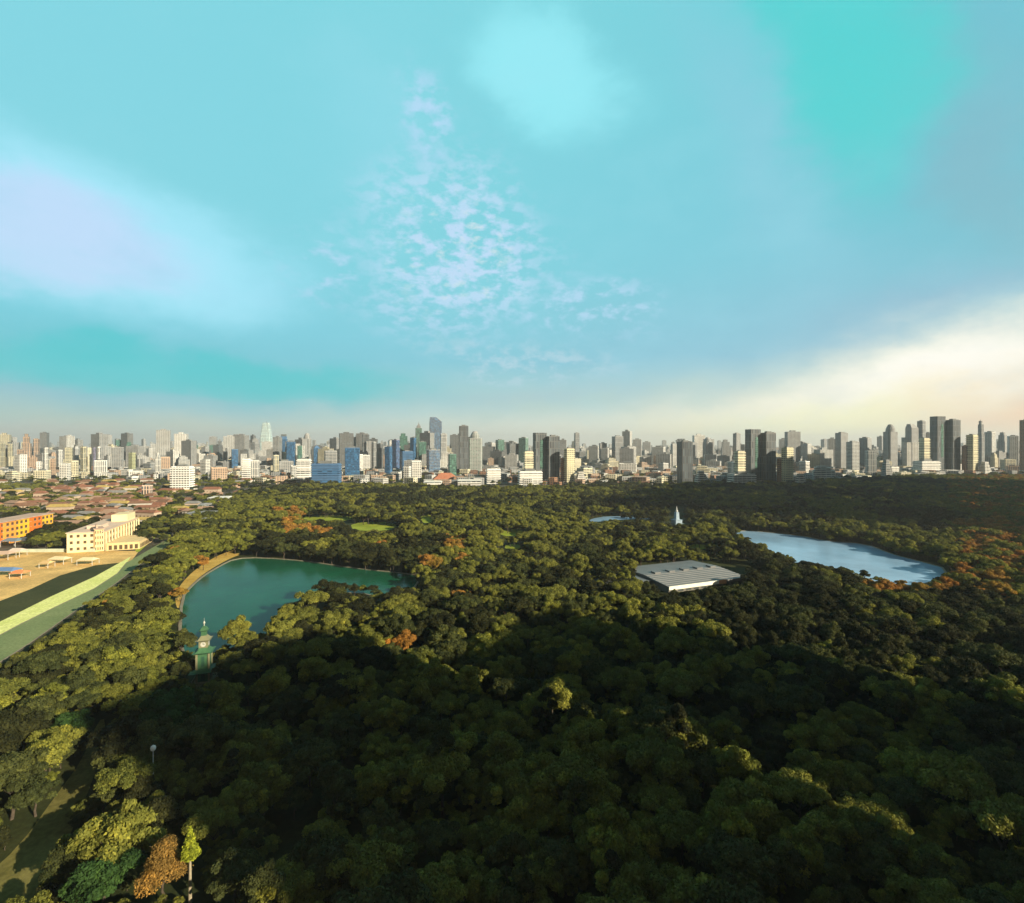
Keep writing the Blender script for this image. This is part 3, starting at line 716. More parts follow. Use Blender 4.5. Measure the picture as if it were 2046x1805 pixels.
# ------------------------------------------------------------------ buildings
def roof_gear(root, w_, d_, z, g, light):
    b = MB()
    b.box(-w_ * .22, w_ * .2, -d_ * .2, d_ * .25, z, z + min(6, 2 + w_ * .08)); 
    b.box(w_ * .26, w_ * .4, -d_ * .35, -d_ * .1, z, z + 2.2)
    b.build('roof_plant', light, root)
def fit(x0, x1, D, rot, ratio):
    """width, depth and centre of a turned rectangle that spans two photo columns at a distance"""
    W_ = (x1 - x0) / F * D; wd = W_; cx = ((x0 + x1) / 2 - 1023) / F * D; cy = D + 5
    for _ in range(12):
        dp = wd * ratio; c, s = math.cos(rot), math.sin(rot); xs = []; ys = []
        for a in (-.5, .5):
            for b in (-.5, .5):
                X = cx + a * wd * c - b * dp * s; Y_ = cy + a * wd * s + b * dp * c; xs.append(1023 + X / Y_ * F); ys.append(Y_)
        k = (x1 - x0) / (max(xs) - min(xs)); wd *= k
        cx += (((x0 + x1) / 2) - (max(xs) + min(xs)) / 2) / F * D; cy += D - min(ys)
    return wd, wd * ratio, cx, cy
lg = plain((0.5, 0.5, 0.47), 0.8, 0.2, 0.1); dg = plain((0.16, 0.17, 0.17), 0.7, 0.2, 0.1)
WHITE = (0.72, 0.72, 0.7); CREAM = (0.66, 0.62, 0.46); GREY = (0.36, 0.37, 0.38); DGREY = (0.16, 0.165, 0.17); TAN = (0.5, 0.36, 0.26)
YEL = (0.56, 0.53, 0.38); BLUE = (0.06, 0.14, 0.28); TEAL = (0.1, 0.19, 0.17); PURP = (0.2, 0.18, 0.29); BROWN = (0.34, 0.18, 0.1); LGREY = (0.52, 0.53, 0.53); OLIVE = (0.4, 0.42, 0.24)
GD = (0.05, 0.07, 0.09); GB = (0.02, 0.08, 0.18); GT = (0.05, 0.12, 0.1)
CN = {WHITE: 'white', CREAM: 'cream', GREY: 'grey', DGREY: 'dark grey', TAN: 'tan', YEL: 'pale yellow', BLUE: 'blue', TEAL: 'teal', PURP: 'violet-grey', BROWN: 'brown', LGREY: 'light grey', OLIVE: 'olive'}
KN = {'grid': 'gridded', 'bands': 'banded', 'fins': 'ribbed', 'glass': 'glass-faced'}
HEROBOX = []
def tower(x0, x1, ytop, D, style='grid', col=LGREY, gl=GD, rot=None, ratio=0.8, top='gear', label=None, slabs=0, name='tower', lmk=None, cat='tower', extra=None):
    rot = R(rot) if rot is not None else R(random.choice((-28, -15, 12, 24, 35)))
    wd, dp, cx, cy = fit(x0, x1, D, rot, ratio); h = H + (HY - ytop) * D / F
    HEROBOX.append((x0, x1, ytop, D))
    root = empty(name, (cx, cy, 0), rot)
    # relief: corner piers and setbacks rather than one plain block
    b = MB(); body_h = h if top in ('gear', 'flat') else h * 0.84
    ch = min(wd, dp) * (0.16 if top == 'round' else 0.05)
    hw, hd = wd / 2, dp / 2
    P = [(-hw + ch, -hd), (hw - ch, -hd), (hw, -hd + ch), (hw, hd - ch), (hw - ch, hd), (-hw + ch, hd), (-hw, hd - ch), (-hw, -hd + ch)]
    if top == 'taper':
        b.prism(P, 0, h * .55); b.prism([(x * .97, y * .97) for x, y in P], h * .55, h * .94, top=0.62)
    elif top == 'step':
        b.prism(P, 0, h * .72); b.prism([(x * .74 - wd * .06, y * .78) for x, y in P], h * .72, h * .9); b.prism([(x * .45 - wd * .1, y * .5) for x, y in P], h * .9, h * .97)
    elif top == 'pyramid':
        n = 5
        for k in range(n): b.prism([(x * (1 - .13 * k), y * (1 - .13 * k)) for x, y in P], h * k / n * .96 + (0 if k == 0 else .02), h * (k + 1) / n * .96 + .02)
    elif top == 'slant':
        i = len(b.v); b.prism(P, 0, h * .9)
        b.prism([(x * .98, y * .98) for x, y in P], h * .9, h * .985, top=0.55, off=(-wd * .2, 0))
    else: b.prism(P, 0, body_h)
    b.build('body', FAC[style], root, wall=col, glass=gl)
    lm_ = plain(tuple(min(.8, c * 1.1) for c in col), 0.8, 0.15, 0.1)
    if top in ('gear',):
        b = MB(); pw = .5
        for (a0, a1, b0, b1) in ((-hw, hw, -hd, -hd + pw), (-hw, hw, hd - pw, hd), (-hw, -hw + pw, -hd + pw, hd - pw), (hw - pw, hw, -hd + pw, hd - pw)): b.box(a0 * .96, a1 * .96, b0 * .96, b1 * .96, h, h + 1.2)
        b.build('parapet', lm_, root); roof_gear(root, wd, dp, h + .01, 0, dg)
    elif top == 'round':
        b = MB(); b.lathe([(min(hw, hd) * .95, h * .84), (min(hw, hd) * .9, h * .9), (min(hw, hd) * .7, h * .95), (min(hw, hd) * .4, h)], 16); b.build('crown', FAC[style], root, wall=col, glass=gl)
    elif top == 'spire':
        b = MB(); b.prism([(x * .72, y * .72) for x, y in P], h * .84, h * .9, top=.8); b.prism([(x * .4, y * .4) for x, y in P], h * .9, h * .955, top=.25); b.build('crown', lm_, root)
        b = MB(); b.tube((0, 0, h * .95), (0, 0, h), .9, .2, 6); b.build('mast', dg, root)
    elif top == 'frame':
        b = MB(); b.prism([(x * .8, y * .8) for x, y in P], h * .84, h * .93); b.build('crown', lm_, root)
        b = MB()
        for q in range(5): xx = -hw * .7 + q * hw * .35; b.box(xx - .6, xx + .6, -hd * .6, hd * .6, h * .93, h * .99)
        b.box(-hw * .75, hw * .75, -hd * .65, hd * .65, h * .99, h); b.build('roof_frame', dg, root)
    elif top in ('taper', 'step', 'slant'):
        b = MB(); b.tube((-wd * (.1 if top == 'step' else (.2 if top == 'slant' else 0)), 0, h * .93), (-wd * (.1 if top == 'step' else (.2 if top == 'slant' else 0)), 0, h), 1.2, .25, 6); b.build('mast', dg, root)
    if slabs:
        sb = MB(); e = .9; sb.box(-hw - e, hw + e, -hd - e, hd + e, 0, 1.5); me = None
        for k in range(slabs):
            z = h * (k + .6) / slabs
            if top == 'pyramid': break
            if me is None: o = sb.build('floor_slab', lm_, root); me = o.data
            else: o = bpy.data.objects.new('floor_slab', me); COL.objects.link(o); o.parent = root
            o.location = (0, 0, z - .75)
    if extra == 'stripe':      # glazed strip up the front
        b = MB(); b.box(-wd * .08, wd * .2, -hd - .5, -hd + .02, h * .3, h * .86); b.build('glazed_strip', FAC['glass'], root, wall=TEAL, glass=GT)
    if extra == 'podium':
        b = MB(); b.box(-hw * 1.5, hw * 1.5, -hd * 1.5, hd * 1.4, 0, 14); b.build('podium', FAC['bands'], root, wall=WHITE, glass=GD)
    px, py = (x0 + x1) / 2, (ytop + 25)
    if label: tag(root, label, cat)
    else: pend(root, f"{CN.get(col, 'grey-green')} {KN[style]} {'building' if h < 45 else 'high-rise'}", px, py, cat, 'buildings of the skyline', 'city')
    if lmk: landmark(lmk, px, (ytop + pix(0, D)[1]) / 2, 'city')
    return root

def complex_(x, y0, s, ybase, tag_):
    """dark slab tower with its white, yellow and brown neighbours (the park-edge group)"""
    D = H * F / (ybase - HY)
    tower(x + 33 * s, x + 66 * s, y0, D + 30, 'fins', DGREY, GD, 14, .7, 'flat', f'tall dark grey tower, taller half of the pair {tag_}', extra='stripe', lmk=f'dark tower pair {tag_}')
    tower(x + 64 * s, x + 96 * s, y0 + 8, D + 25, 'fins', DGREY, GD, 14, .7, 'gear', f'dark grey ribbed tower, lower half of the pair {tag_}')
    tower(x + 12 * s, x + 34 * s, y0 + 45 * s, D + 12, 'bands', CREAM, GD, 10, .8, 'gear', f'cream tower with balcony bands left of the dark pair {tag_}', slabs=14)
    tower(x - 1 * s, x + 55 * s, y0 + 91 * s, D - 12, 'bands', WHITE, GD, 8, .5, 'gear', f'low white banded block in front of the dark pair {tag_}', slabs=6)
    tower(x + 97 * s, x + 112 * s, y0 + 60 * s, D + 15, 'grid', BROWN, GD, 20, .9, 'gear', f'brown narrow block right of the dark pair {tag_}')
    tower(x + 106 * s, x + 130 * s, y0 + 38 * s, D + 5, 'grid', YEL, GD, 20, .8, 'gear', f'pale yellow gridded tower right of the dark pair {tag_}', slabs=18)
    tower(x + 128 * s, x + 160 * s, y0 + 90 * s, D - 8, 'bands', WHITE, GD, 12, .7, 'pyramid', f'stepped white terrace block right of the dark pair {tag_}')
complex_(1455, 858, 1.0, 974, 'right of centre')
complex_(1824, 832, 1.0, 950, 'near the right edge')
complex_(1036, 865, .86, 970, 'near the centre')

T = tower
# left skyline
T(-4, 11, 886, 1500, 'fins', YEL, GD, 10, lmk='far left edge of the skyline'); T(15, 26, 888, 1500, 'fins', YEL); T(44, 64, 865, 1500, 'fins', TAN, top='step', label='tan stepped tower, tallest at the left end of the skyline', lmk='tan stepped tower'); T(66, 79, 878, 1560, 'fins', TAN)
T(28, 55, 910, 1200, 'grid', WHITE); T(33, 48, 900, 1300, 'fins', TAN); T(86, 97, 896, 1250, 'fins', WHITE); T(72, 84, 924, 1150, 'grid', WHITE)
T(100, 112, 918, 1150, 'grid', TAN); T(112, 126, 900, 1400, 'grid', LGREY); T(129, 146, 896, 1300, 'bands', YEL); T(146, 158, 889, 1600, 'grid', GREY, top='frame'); T(160, 173, 894, 1300, 'fins', YEL, slabs=0)
T(175, 183, 896, 1350, 'grid', CREAM); T(186, 192, 896, 1300, 'fins', PURP); T(193, 201, 894, 1320, 'fins', WHITE); T(118, 142, 928, 1100, 'grid', WHITE); T(143, 158, 922, 1150, 'grid', CREAM)
T(203, 222, 893, 1500, 'grid', GREY); T(222, 248, 895, 1400, 'grid', GREY, ratio=.5, lmk='broad grey block at the left'); T(231, 244, 880, 2000, 'glass', TEAL, GT); T(251, 268, 882, 1800, 'glass', TEAL, GT, top='step'); T(256, 272, 906, 1300, 'grid', OLIVE)
T(275, 290, 893, 1900, 'grid', GREY); T(292, 306, 897, 1700, 'grid', LGREY); T(309, 322, 905, 1200, 'fins', WHITE, top='round'); T(324, 338, 893, 2100, 'grid', GREY); T(340, 346, 884, 2400, 'fins', GREY)
T(352, 362, 890, 2300, 'glass', TEAL, GT); T(366, 378, 888, 2400, 'grid', GREY); T(384, 396, 890, 2300, 'glass', TEAL, GT); T(436, 443, 875, 2600, 'fins', DGREY, top='spire', label='thin dark tower with mast left of the tall glass tower', lmk='thin dark masted tower')
T(402, 418, 894, 1800, 'grid', GREY); T(418, 434, 890, 2200, 'grid', TEAL, GT); T(446, 460, 896, 1700, 'grid', GREY); T(462, 476, 899, 1500, 'glass', BLUE, GB); T(484, 500, 884, 2200, 'grid', GREY, top='step'); T(500, 516, 886, 2100, 'fins', GREY)
T(341, 388, 934, 822, 'grid', WHITE, GD, 6, .5, label='white gridded office block standing alone beyond the left park edge', slabs=11, lmk='white gridded office block')
T(283, 306, 972, 725, 'fins', (0.66, 0.5, 0.4), GD, 12, .8, 'gear', label='small pinkish block among the brown roofs', lmk='small pinkish block')
T(484, 501, 918, 1050, 'bands', WHITE, GD, 10, 1, slabs=12, label='white banded tower, left of the two white ones under the glass tower'); T(500, 519, 921, 1060, 'fins', WHITE, GD, 10, 1, label='white ribbed tower, right of the two white ones under the glass tower', lmk='pair of white towers')
# middle
T(519, 545, 840, 2600, 'fins', (.6, .72, .72), (.14, .24, .3), 8, 1.0, 'taper', label='very tall tapered pale glass tower left of centre', lmk='tall tapered glass tower')
T(545, 558, 911, 1250, 'fins', YEL); T(559, 575, 868, 1900, 'glass', BLUE, GB, top='frame'); T(572, 591, 884, 1500, 'glass', BLUE, GB, 12, .7); T(594, 604, 892, 1500, 'glass', TEAL, GT)
T(604, 623, 866, 1700, 'grid', GREY, GD, 10, .9, 'round', label='grey tower with rounded openwork top left of centre', lmk='grey round-topped tower'); T(626, 640, 888, 1700, 'glass', BLUE, GB, top='spire'); T(593, 622, 919, 1030, 'bands', WHITE, GD, 8, .6, slabs=10, label='white banded slab left of the wide blue block')
T(622, 682, 928, 960, 'bands', BLUE, GB, 5, .35, slabs=9, label='wide blue banded office block at the park edge', lmk='wide blue banded block'); T(648, 674, 902, 1300, 'bands', GREY); T(674, 688, 898, 1500, 'glass', DGREY, GD)
T(688, 704, 884, 1900, 'fins', DGREY, top='spire'); T(689, 719, 896, 1150, 'glass', BLUE, GB, 14, .6, top='gear', lmk='blue glass block left of centre'); T(724, 738, 869, 1500, 'fins', DGREY, GD, 10, .9, label='plain dark grey tower left of centre', lmk='plain dark grey tower')
T(739, 752, 884, 1500, 'fins', GREY); T(752, 766, 888, 1450, 'fins', DGREY); T(768, 784, 894, 1150, 'glass', BLUE, GB); T(782, 799, 880, 1400, 'glass', PURP, GB); T(797, 818, 864, 1600, 'glass', TEAL, GT, 10, .8, 'step', label='teal stepped glass tower left of the two landmark spires', lmk='teal stepped tower')
T(800, 826, 903, 1250, 'bands', BLUE, GB); T(819, 832, 876, 1500, 'glass', BLUE, GB); T(830, 843, 842, 2000, 'glass', DGREY, GT, 10, 1, 'spire', label='slim dark pointed tower left of the tallest tower', lmk='slim dark pointed tower'); T(836, 852, 884, 1500, 'glass', TEAL, GT)
T(858, 883, 832, 1700, 'glass', GREY, GB, 10, .9, 'slant', label='tallest tower with a slanted pointed top near the centre', lmk='tallest slanted tower'); T(880, 893, 868, 1500, 'fins', LGREY, GD); T(852, 880, 900, 1300, 'glass', GREY, GB)
T(895, 912, 909, 1080, 'glass', TEAL, GT); T(917, 936, 852, 1300, 'fins', DGREY, GD, 8, .8, 'gear', label='tall dark grey tower, flat-topped, right of the tallest tower', lmk='tall flat-topped dark tower'); T(934, 964, 862, 1320, 'grid', GREY, GT, 8, .7, 'round', label='broad grey tower with rounded shoulder right of the flat-topped one')
T(822, 842, 922, 1050, 'grid', WHITE); T(805, 822, 934, 1000, 'grid', WHITE); T(972, 1000, 938, 990, 'bands', WHITE, GD, 8, .6, slabs=7); T(990, 1008, 880, 1700, 'glass', TEAL, GT); T(1010, 1034, 884, 1700, 'grid', GREY); T(968, 990, 886, 1800, 'grid', LGREY); T(1036, 1056, 876, 1600, 'glass', (.3, .4, .38), GT)
T(1147, 1158, 866, 1700, 'fins', GREY, GD, 10, 1, lmk='slim grey tower right of centre'); T(1222, 1246, 873, 1600, 'fins', GREY, GD, 12, .9, lmk='square grey tower right of centre'); T(1240, 1272, 894, 1500, 'bands', LGREY); T(1264, 1282, 879, 1700, 'grid', GREY); T(1176, 1200, 892, 1700, 'grid', LGREY); T(1200, 1218, 897, 1600, 'grid', LGREY); T(1284, 1300, 884, 2100, 'grid', GREY)
T(1302, 1330, 894, 1700, 'grid', LGREY); T(1352, 1372, 877, 1500, 'grid', GREY, top='frame'); T(1352, 1385, 884, 960, 'fins', (.09, .095, .1), GD, 10, .9, label='dark charcoal tower standing alone at the park edge', lmk='charcoal tower'); T(1385, 1415, 941, 980, 'bands', WHITE, GD, 10, .7, 'pyramid')
T(1376, 1394, 886, 1900, 'grid', GREY); T(1402, 1426, 874, 1650, 'grid', GREY, top='round'); T(1440, 1462, 877, 1600, 'grid', GREY, top='step'); T(1464, 1480, 867, 1600, 'grid', GREY, GD); T(1574, 1592, 861, 1800, 'fins', DGREY, GD, 12, .8, top='step', lmk='slim dark tower near the right')
T(1668, 1695, 866, 1500, 'grid', GREY, GD, 12, .8, lmk='square grey tower near the right'); T(1556, 1574, 878, 1900, 'grid', LGREY); T(1600, 1622, 888, 1700, 'grid', LGREY); T(1690, 1718, 884, 1350, 'bands', LGREY, GD); T(1716, 1742, 876, 1600, 'grid', GREY); T(1728, 1752, 902, 1200, 'fins', LGREY); T(1757, 1785, 917, 1100, 'bands', GREY, GD, 10, .8, 'pyramid')
T(1762, 1796, 848, 1500, 'grid', GREY, GD, 10, .8, 'round', label='grey round-topped tower left of the right-hand dark pair', lmk='grey round-topped tower at the right'); T(1808, 1836, 846, 1500, 'grid', GREY, GD, 10, .8, 'slant'); T(1832, 1850, 842, 1600, 'fins', GREY); T(1952, 1968, 838, 1500, 'fins', GREY, GD, 10, 1, 'step', lmk='slim tower by the right edge'); T(1966, 1990, 864, 1600, 'grid', LGREY)
T(1992, 2016, 862, 1700, 'grid', GREY, top='step'); T(2036, 2070, 840, 1300, 'grid', BROWN, GD, 0, .9, label='brown tower cut by the right edge of the picture'); T(2012, 2036, 872, 1500, 'grid', LGREY); T(1340, 1352, 888, 1500, 'grid', LGREY)
for nm, px, py in (('low blocks right of centre', 1260, 930), ('low blocks between right-hand towers', 1700, 940), ('grass strip right of the central group', 1200, 955), ('low skyline at far left', 60, 940), ('low blocks left of centre', 740, 950),
                   ('low blocks beside the tallest tower', 950, 940), ('far horizon left', 300, 895), ('far horizon left of centre', 650, 895), ('far horizon right of centre', 1300, 895), ('far horizon at the right', 1640, 895), ('right edge of the skyline', 2020, 920), ('low blocks beyond the left trees', 440, 950)):
    landmark(nm, px, py, 'city')

# filler blocks: individually built up to the limit, the remote rest as one mass
fills = []
tries = 0
while len(fills) < 150 and tries < 20000:
    tries += 1
    D = random.choice((random.uniform(1000, 1500), random.uniform(1200, 2200)))
    px = random.uniform(0, 2046); hgt = random.choice((12, 16, 20, 26, 34, 46)) * random.uniform(.8, 1.2)
    if 1030 < px < 1960 and random.random() < .3: hgt *= .6
    pw = random.uniform(18, 50) / D * F; yt = HY + (H - hgt) / D * F; yb = HY + H / D * F
    if inpoly(px, yb + 1, PARK) or (px < 520 and yb > 965): continue
    if any(abs(px - (a[0] + a[1]) / 2) < (pw + a[1] - a[0]) / 2 * .75 and abs(D - a[3]) < 60 for a in HEROBOX): continue
    if any(abs(px - q[0]) < (pw + q[1]) / 2 * .9 and abs(D - q[3]) < 45 for q in fills): continue
    fills.append((px, pw, yt, D))
for px, pw, yt, D in fills:
    col = random.choice((WHITE, WHITE, LGREY, LGREY, GREY, CREAM, GREY, CREAM, TAN, (WHITE)))
    T(px - pw / 2, px + pw / 2, yt, D, random.choice(('grid', 'grid', 'bands', 'fins')), col, GD, top=random.choice(('gear', 'gear', 'gear', 'step')), cat='building', name='city_building')
b = MB(); wc = []; gc = []
def boxadd(cx, cy, wd, dp, h, rot, col):
    c, s = math.cos(rot), math.sin(rot); n0 = len(b.v)
    P = [(cx + x * c - y_ * s, cy + x * s + y_ * c) for x, y_ in ((-wd / 2, -dp / 2), (wd / 2, -dp / 2), (wd / 2, dp / 2), (-wd / 2, dp / 2))]
    b.prism(P, 0, h)
    if h > 20: b.prism([(cx + (p[0] - cx) * .4, cy + (p[1] - cy) * .4) for p in P], h + .01, h + random.uniform(2, 6))
    k = len(b.v) - n0; wc.extend([tuple(col) + (1,)] * k); gc.extend([GD + (1,)] * k)
for k in range(5200):
    D = 1500 + 9500 * random.random() ** 1.5; px = random.uniform(-60, 2106); X = (px - 1023) / F * D
    h = random.choice((8, 12, 18, 26, 38, 52)) * random.uniform(.7, 1.3)
    if random.random() < (.08 if px < 1000 else .025): h = random.uniform(70, 125)
    col = random.choice((WHITE, LGREY, LGREY, GREY, GREY, CREAM, GREY, DGREY)) if h > 50 else random.choice((WHITE, LGREY, LGREY, GREY, CREAM, GREY, TAN)); v = random.uniform(.7, 1.05)
    boxadd(X, D, random.uniform(16, 44), random.uniform(14, 30), h, random.uniform(-.6, .6), tuple(q * v for q in col))
for k in range(1500):          # low roofs at the foot of the towers
    D = random.uniform(960, 1600); px = random.uniform(-60, 2106); X = (px - 1023) / F * D
    yb = HY + H / D * F
    if inpoly(px, yb + 2, PARK) or (px < 520 and yb > 960): continue
    col = random.choice((WHITE, LGREY, GREY, CREAM, TAN, BROWN)); v = random.uniform(.7, 1.05)
    boxadd(X, D, random.uniform(9, 26), random.uniform(9, 20), random.uniform(6, 16), random.uniform(-.6, .6), tuple(q * v for q in col))
o = b.build('distant_city', FAC['grid'], wall=wc, glass=gc)
tag(o, 'endless mass of low and distant city blocks fading towards the horizon', 'buildings', kind='stuff')

# ------------------------------------------------------------------ the district at the left
def block(A, B, depth, h, name, label, cat, walls, nwx, floors, roofm, winm, style=None, frame=None):
    dx, dy = B[0] - A[0], B[1] - A[1]; L = math.hypot(dx, dy); rz = math.atan2(dy, dx)
    root = empty(name, (A[0], A[1], 0), rz); tag(root, label, cat)
    seg = L / len(walls)
    for k, wm in enumerate(walls):
        b = MB(); off = -0.25 * (k % 2); b.box(k * seg, (k + 1) * seg, off, depth, 0, h - .4 * (k % 2)); b.build('wall', wm, root)
    b = MB(); b.box(-.6, L + .6, -.9, depth + .6, h, h + .5); b.box(L * .2, L * .4, depth * .3, depth * .7, h + .5, h + 3); b.build('roof', roofm, root)
    st = L / nwx; fh = h / floors; me = None
    for f_ in range(floors):
        for k in range(nwx):
            if me is None:
                b = MB(); b.box(0, st * .5, -.12, .1, 0, fh * .5); o = b.build('window', winm, root); me = o.data
                b = MB(); b.box(-.15, st * .5 + .15, -.3, -.12, -.22, 0); o2 = b.build('sill', frame or roofm, o); ms = o2.data
            else:
                o = bpy.data.objects.new('window', me); COL.objects.link(o); o.parent = root
                o2 = bpy.data.objects.new('sill', ms); COL.objects.link(o2); o2.parent = o
            kk = int(k * st / seg) % 2
            o.location = ((k + .25) * st, -.25 * kk, f_ * fh + fh * .28)
    return root
o1 = plain((0.72, 0.30, 0.05), 0.8, .12, .2); o2 = plain((0.75, 0.16, 0.02), 0.8, .12, .2); o3 = plain((0.75, 0.42, 0.03), 0.8, .12, .2); win = plain((0.1, 0.07, 0.04), 0.4, .3, .3, 0.5)
pinkroof = plain((0.5, 0.36, 0.28), 0.85, .15, .1)
block(wpt(-90, 1112), wpt(106, 1066), 17, 17.5, 'orange_building', 'bright orange and yellow block of flats at the left edge', 'building', [o1, o1, o2, o1, o3, o2, o3], 20, 4, pinkroof, win)
cream = plain((0.68, 0.52, 0.27), 0.8, .12, .2); cream2 = plain((0.75, 0.62, 0.38), 0.8, .1, .2)
A, B = wpt(208, 1101), wpt(274, 1068)
rt = block(A, B, 22, 14, 'columned_building', 'beige columned building beside the tan plaza', 'building', [cream2, cream, cream2], 14, 3, plain((0.62, 0.48, 0.38), .8, .1, .1), win)
L = math.hypot(B[0] - A[0], B[1] - A[1])
for k in range(13):
    bb = MB(); bb.box(k * L / 12 - .45, k * L / 12 + .45, -1.6, -.9, 0, 13.6); bb.build('column', cream2, rt)
for f_ in range(3):
    for k in range(5):
        bb = MB(); bb.box(-.12, .05, 2.5 + k * 4, 4.2 + k * 4, f_ * 4.6 + 1.6, f_ * 4.6 + 3.6); bb.build('window', win, rt)
bb = MB(); bb.box(-1, L * .45, -22, -1.65, 0, 5.5); bb.build('podium', cream, rt)
for k in range(9):
    bb = MB(); bb.box(1 + k * L * .045, 1 + k * L * .045 + L * .028, -22.12, -21.9, .6, 3.6); bb.build('window', win, rt)
for k in range(6):
    bb = MB(); bb.box(-1.12, -.9, -21 + k * 3.2, -21 + k * 3.2 + 1.9, .6, 3.8); bb.build('window', win, rt)
bb = MB(); bb.box(L * .72, L * .98, 1, 12, 14.5, 20); bb.build('roof_pavilion', cream2, rt)
landmark('beige columned building', 240, 1070, 'house'); landmark('orange and yellow block', 50, 1050, 'house'); landmark('small pinkish block', 294, 985, 'house'); landmark('white gridded office block', 364, 980, 'house')
landmark('middle of the brown roofs', 200, 1015, 'house'); landmark('left edge of the picture', 0, 1000, 'house'); landmark('trees at the left park edge', 420, 1020, 'house'); landmark('row of grey halls', 400, 1018, 'house')
landmark('far edge of the brown roofs', 180, 985, 'house'); landmark('dark tree clump', 130, 1080, 'house')
# wide left wing of the columned building
block(wpt(189, 1103), wpt(207, 1101), 14, 16, 'narrow_block', 'narrow tan block standing left of the beige columned building', 'building', [cream], 4, 4, pinkroof, win)

roofs = [('brown', plain((0.19, 0.105, 0.066), .9, .25, .4)), ('rust-red', plain((0.23, 0.105, 0.065), .9, .25, .4)), ('pink-brown', plain((0.32, 0.21, 0.15), .9, .2, .4)), ('grey', plain((0.2, 0.2, 0.2), .9, .25, .4)), ('ochre', plain((0.4, 0.3, 0.1), .9, .2, .4))]
hw_ = [plain((0.42, 0.33, 0.25), .85, .15, .3), plain((0.45, 0.42, 0.38), .85, .15, .3), plain((0.32, 0.22, 0.16), .85, .15, .3)]
HP = [(-20, 990), (150, 978), (280, 978), (330, 1000), (340, 1020), (285, 1046), (200, 1052), (106, 1062), (106, 1022), (-20, 1022)]
placed = []
def house(x, y_, wd, dp, h, rise, rz, ri, hip=2.0):
    root = empty('house', (x, y_, 0), rz)
    wm = random.choice(hw_)
    b = MB(); b.box(-wd / 2, wd / 2, -dp / 2, dp / 2, 0, h); b.build('wall', wm, root)
    b = MB(); b.gable(-wd / 2, wd / 2, -dp / 2, dp / 2, h + .01, rise, .8, hip); rf = b.build('roof', roofs[ri][1], root)
    n = max(2, int(wd / 4)); me = None
    for f_ in range(2 if h > 6 else 1):
        for k in range(n):
            if me is None:
                b = MB(); b.box(-.7, .7, -.06, .1, 0, 1.4); o = b.build('window', win, root); me = o.data
            else: o = bpy.data.objects.new('window', me); COL.objects.link(o); o.parent = root
            o.location = (-wd / 2 + (k + .5) * wd / n, -dp / 2, 1.2 + f_ * 3.3)
    px, py = pix(x, y_, h)
    sz = 'small' if wd < 15 else 'long'
    pend(root, f"{sz} house with {roofs[ri][0]} roof", px, py, 'house', 'houses beyond the left park edge', 'house')
tries = 0
while len(placed) < 150 and tries < 9000:
    tries += 1
    if random.random() < .8: px, py = random.uniform(-20, 340), random.uniform(980, 1060); P = HP
    else: px, py = random.uniform(-20, 520), random.uniform(962, 1040); P = [(-20, 965), (500, 965), (480, 990), (420, 1030), (340, 1075), (330, 1010), (280, 978), (-20, 992)]
    if not inpoly(px, py, P): continue
    x, y_ = wpt(px, py); wd = random.uniform(10, 24); dp = random.uniform(8, 12)
    if any(abs(x - q[0]) < (wd + q[2]) / 2 * .9 and abs(y_ - q[1]) < 13 for q in placed): continue
    if abs(x - wpt(294, 998)[0]) < 25 and abs(y_ - 735) < 25: continue
    placed.append((x, y_, wd))
    house(x, y_, wd, dp, random.choice((4, 6.5, 6.5, 9)), random.uniform(1.8, 3.5), random.uniform(-.35, .35), random.choice((0, 0, 1, 1, 2, 2, 3, 4)))
# temple-like roof beyond the pond park, and the long white halls at the park edge
def hallb(x0, x1, py, h, label, wallc, roofc, rise=2.5, dep=25, name='hall', hip=3):
    D = H * F / (py - HY); X0 = (x0 - 1023) / F * D; X1 = (x1 - 1023) / F * D
    root = empty(name, ((X0 + X1) / 2, D + dep / 2, 0), R(3)); tag(root, label, 'hall'); w2 = (X1 - X0) / 2
    b = MB(); b.box(-w2, w2, -dep / 2, dep / 2, 0, h); b.build('wall', FAC['bands'], root, wall=wallc, glass=GD)
    b = MB(); b.gable(-w2, w2, -dep / 2, dep / 2, h + .01, rise, 1.2, hip); b.build('roof', roofc, root)
    b = MB(); b.box(-w2, w2, -dep / 2 - 3, -dep / 2 - .02, h * .55, h * .62); b.build('canopy', roofc, root)
rd = plain((0.42, 0.17, 0.1), .85, .2, .2); wr = plain((0.66, 0.66, 0.62), .7, .1, .1); gr_ = plain((0.24, 0.25, 0.26), .7, .15, .1)
hallb(866, 912, 966, 8, 'hall with a terracotta pitched roof at the far park edge', CREAM, rd, 12, 34, 'temple_hall', 14)
hallb(846, 880, 974, 9, 'long white hall left of the terracotta roof', WHITE, wr); hallb(914, 960, 972, 10, 'long white hall right of the terracotta roof', WHITE, wr)
hallb(750, 782, 984, 6, 'narrow pale shed at the far park edge left of centre', WHITE, wr, 1.5, 16)
hallb(414, 452, 1006, 7, 'pale-roofed grey hall behind the left park trees', LGREY, wr, 1.5, 26); hallb(368, 402, 1022, 7, 'grey-roofed hall, farther of two beside the left park edge', GREY, gr_, 1.5, 22); hallb(372, 428, 1040, 7, 'grey-roofed hall, nearer of two beside the left park edge', GREY, gr_, 1.5, 22)
hallb(330, 352, 1012, 6, 'small white-fronted shed left of the grey halls', WHITE, gr_, 1.5, 16); hallb(340, 362, 1030, 8, 'ochre-walled shed left of the grey halls', (0.6, 0.4, 0.08), roofs[4][1], 1.5, 14)
hallb(398, 416, 1052, 6, 'yellow-fronted pavilion between the grey halls and the trees', (0.7, 0.5, 0.15), gr_, 1.5, 12)
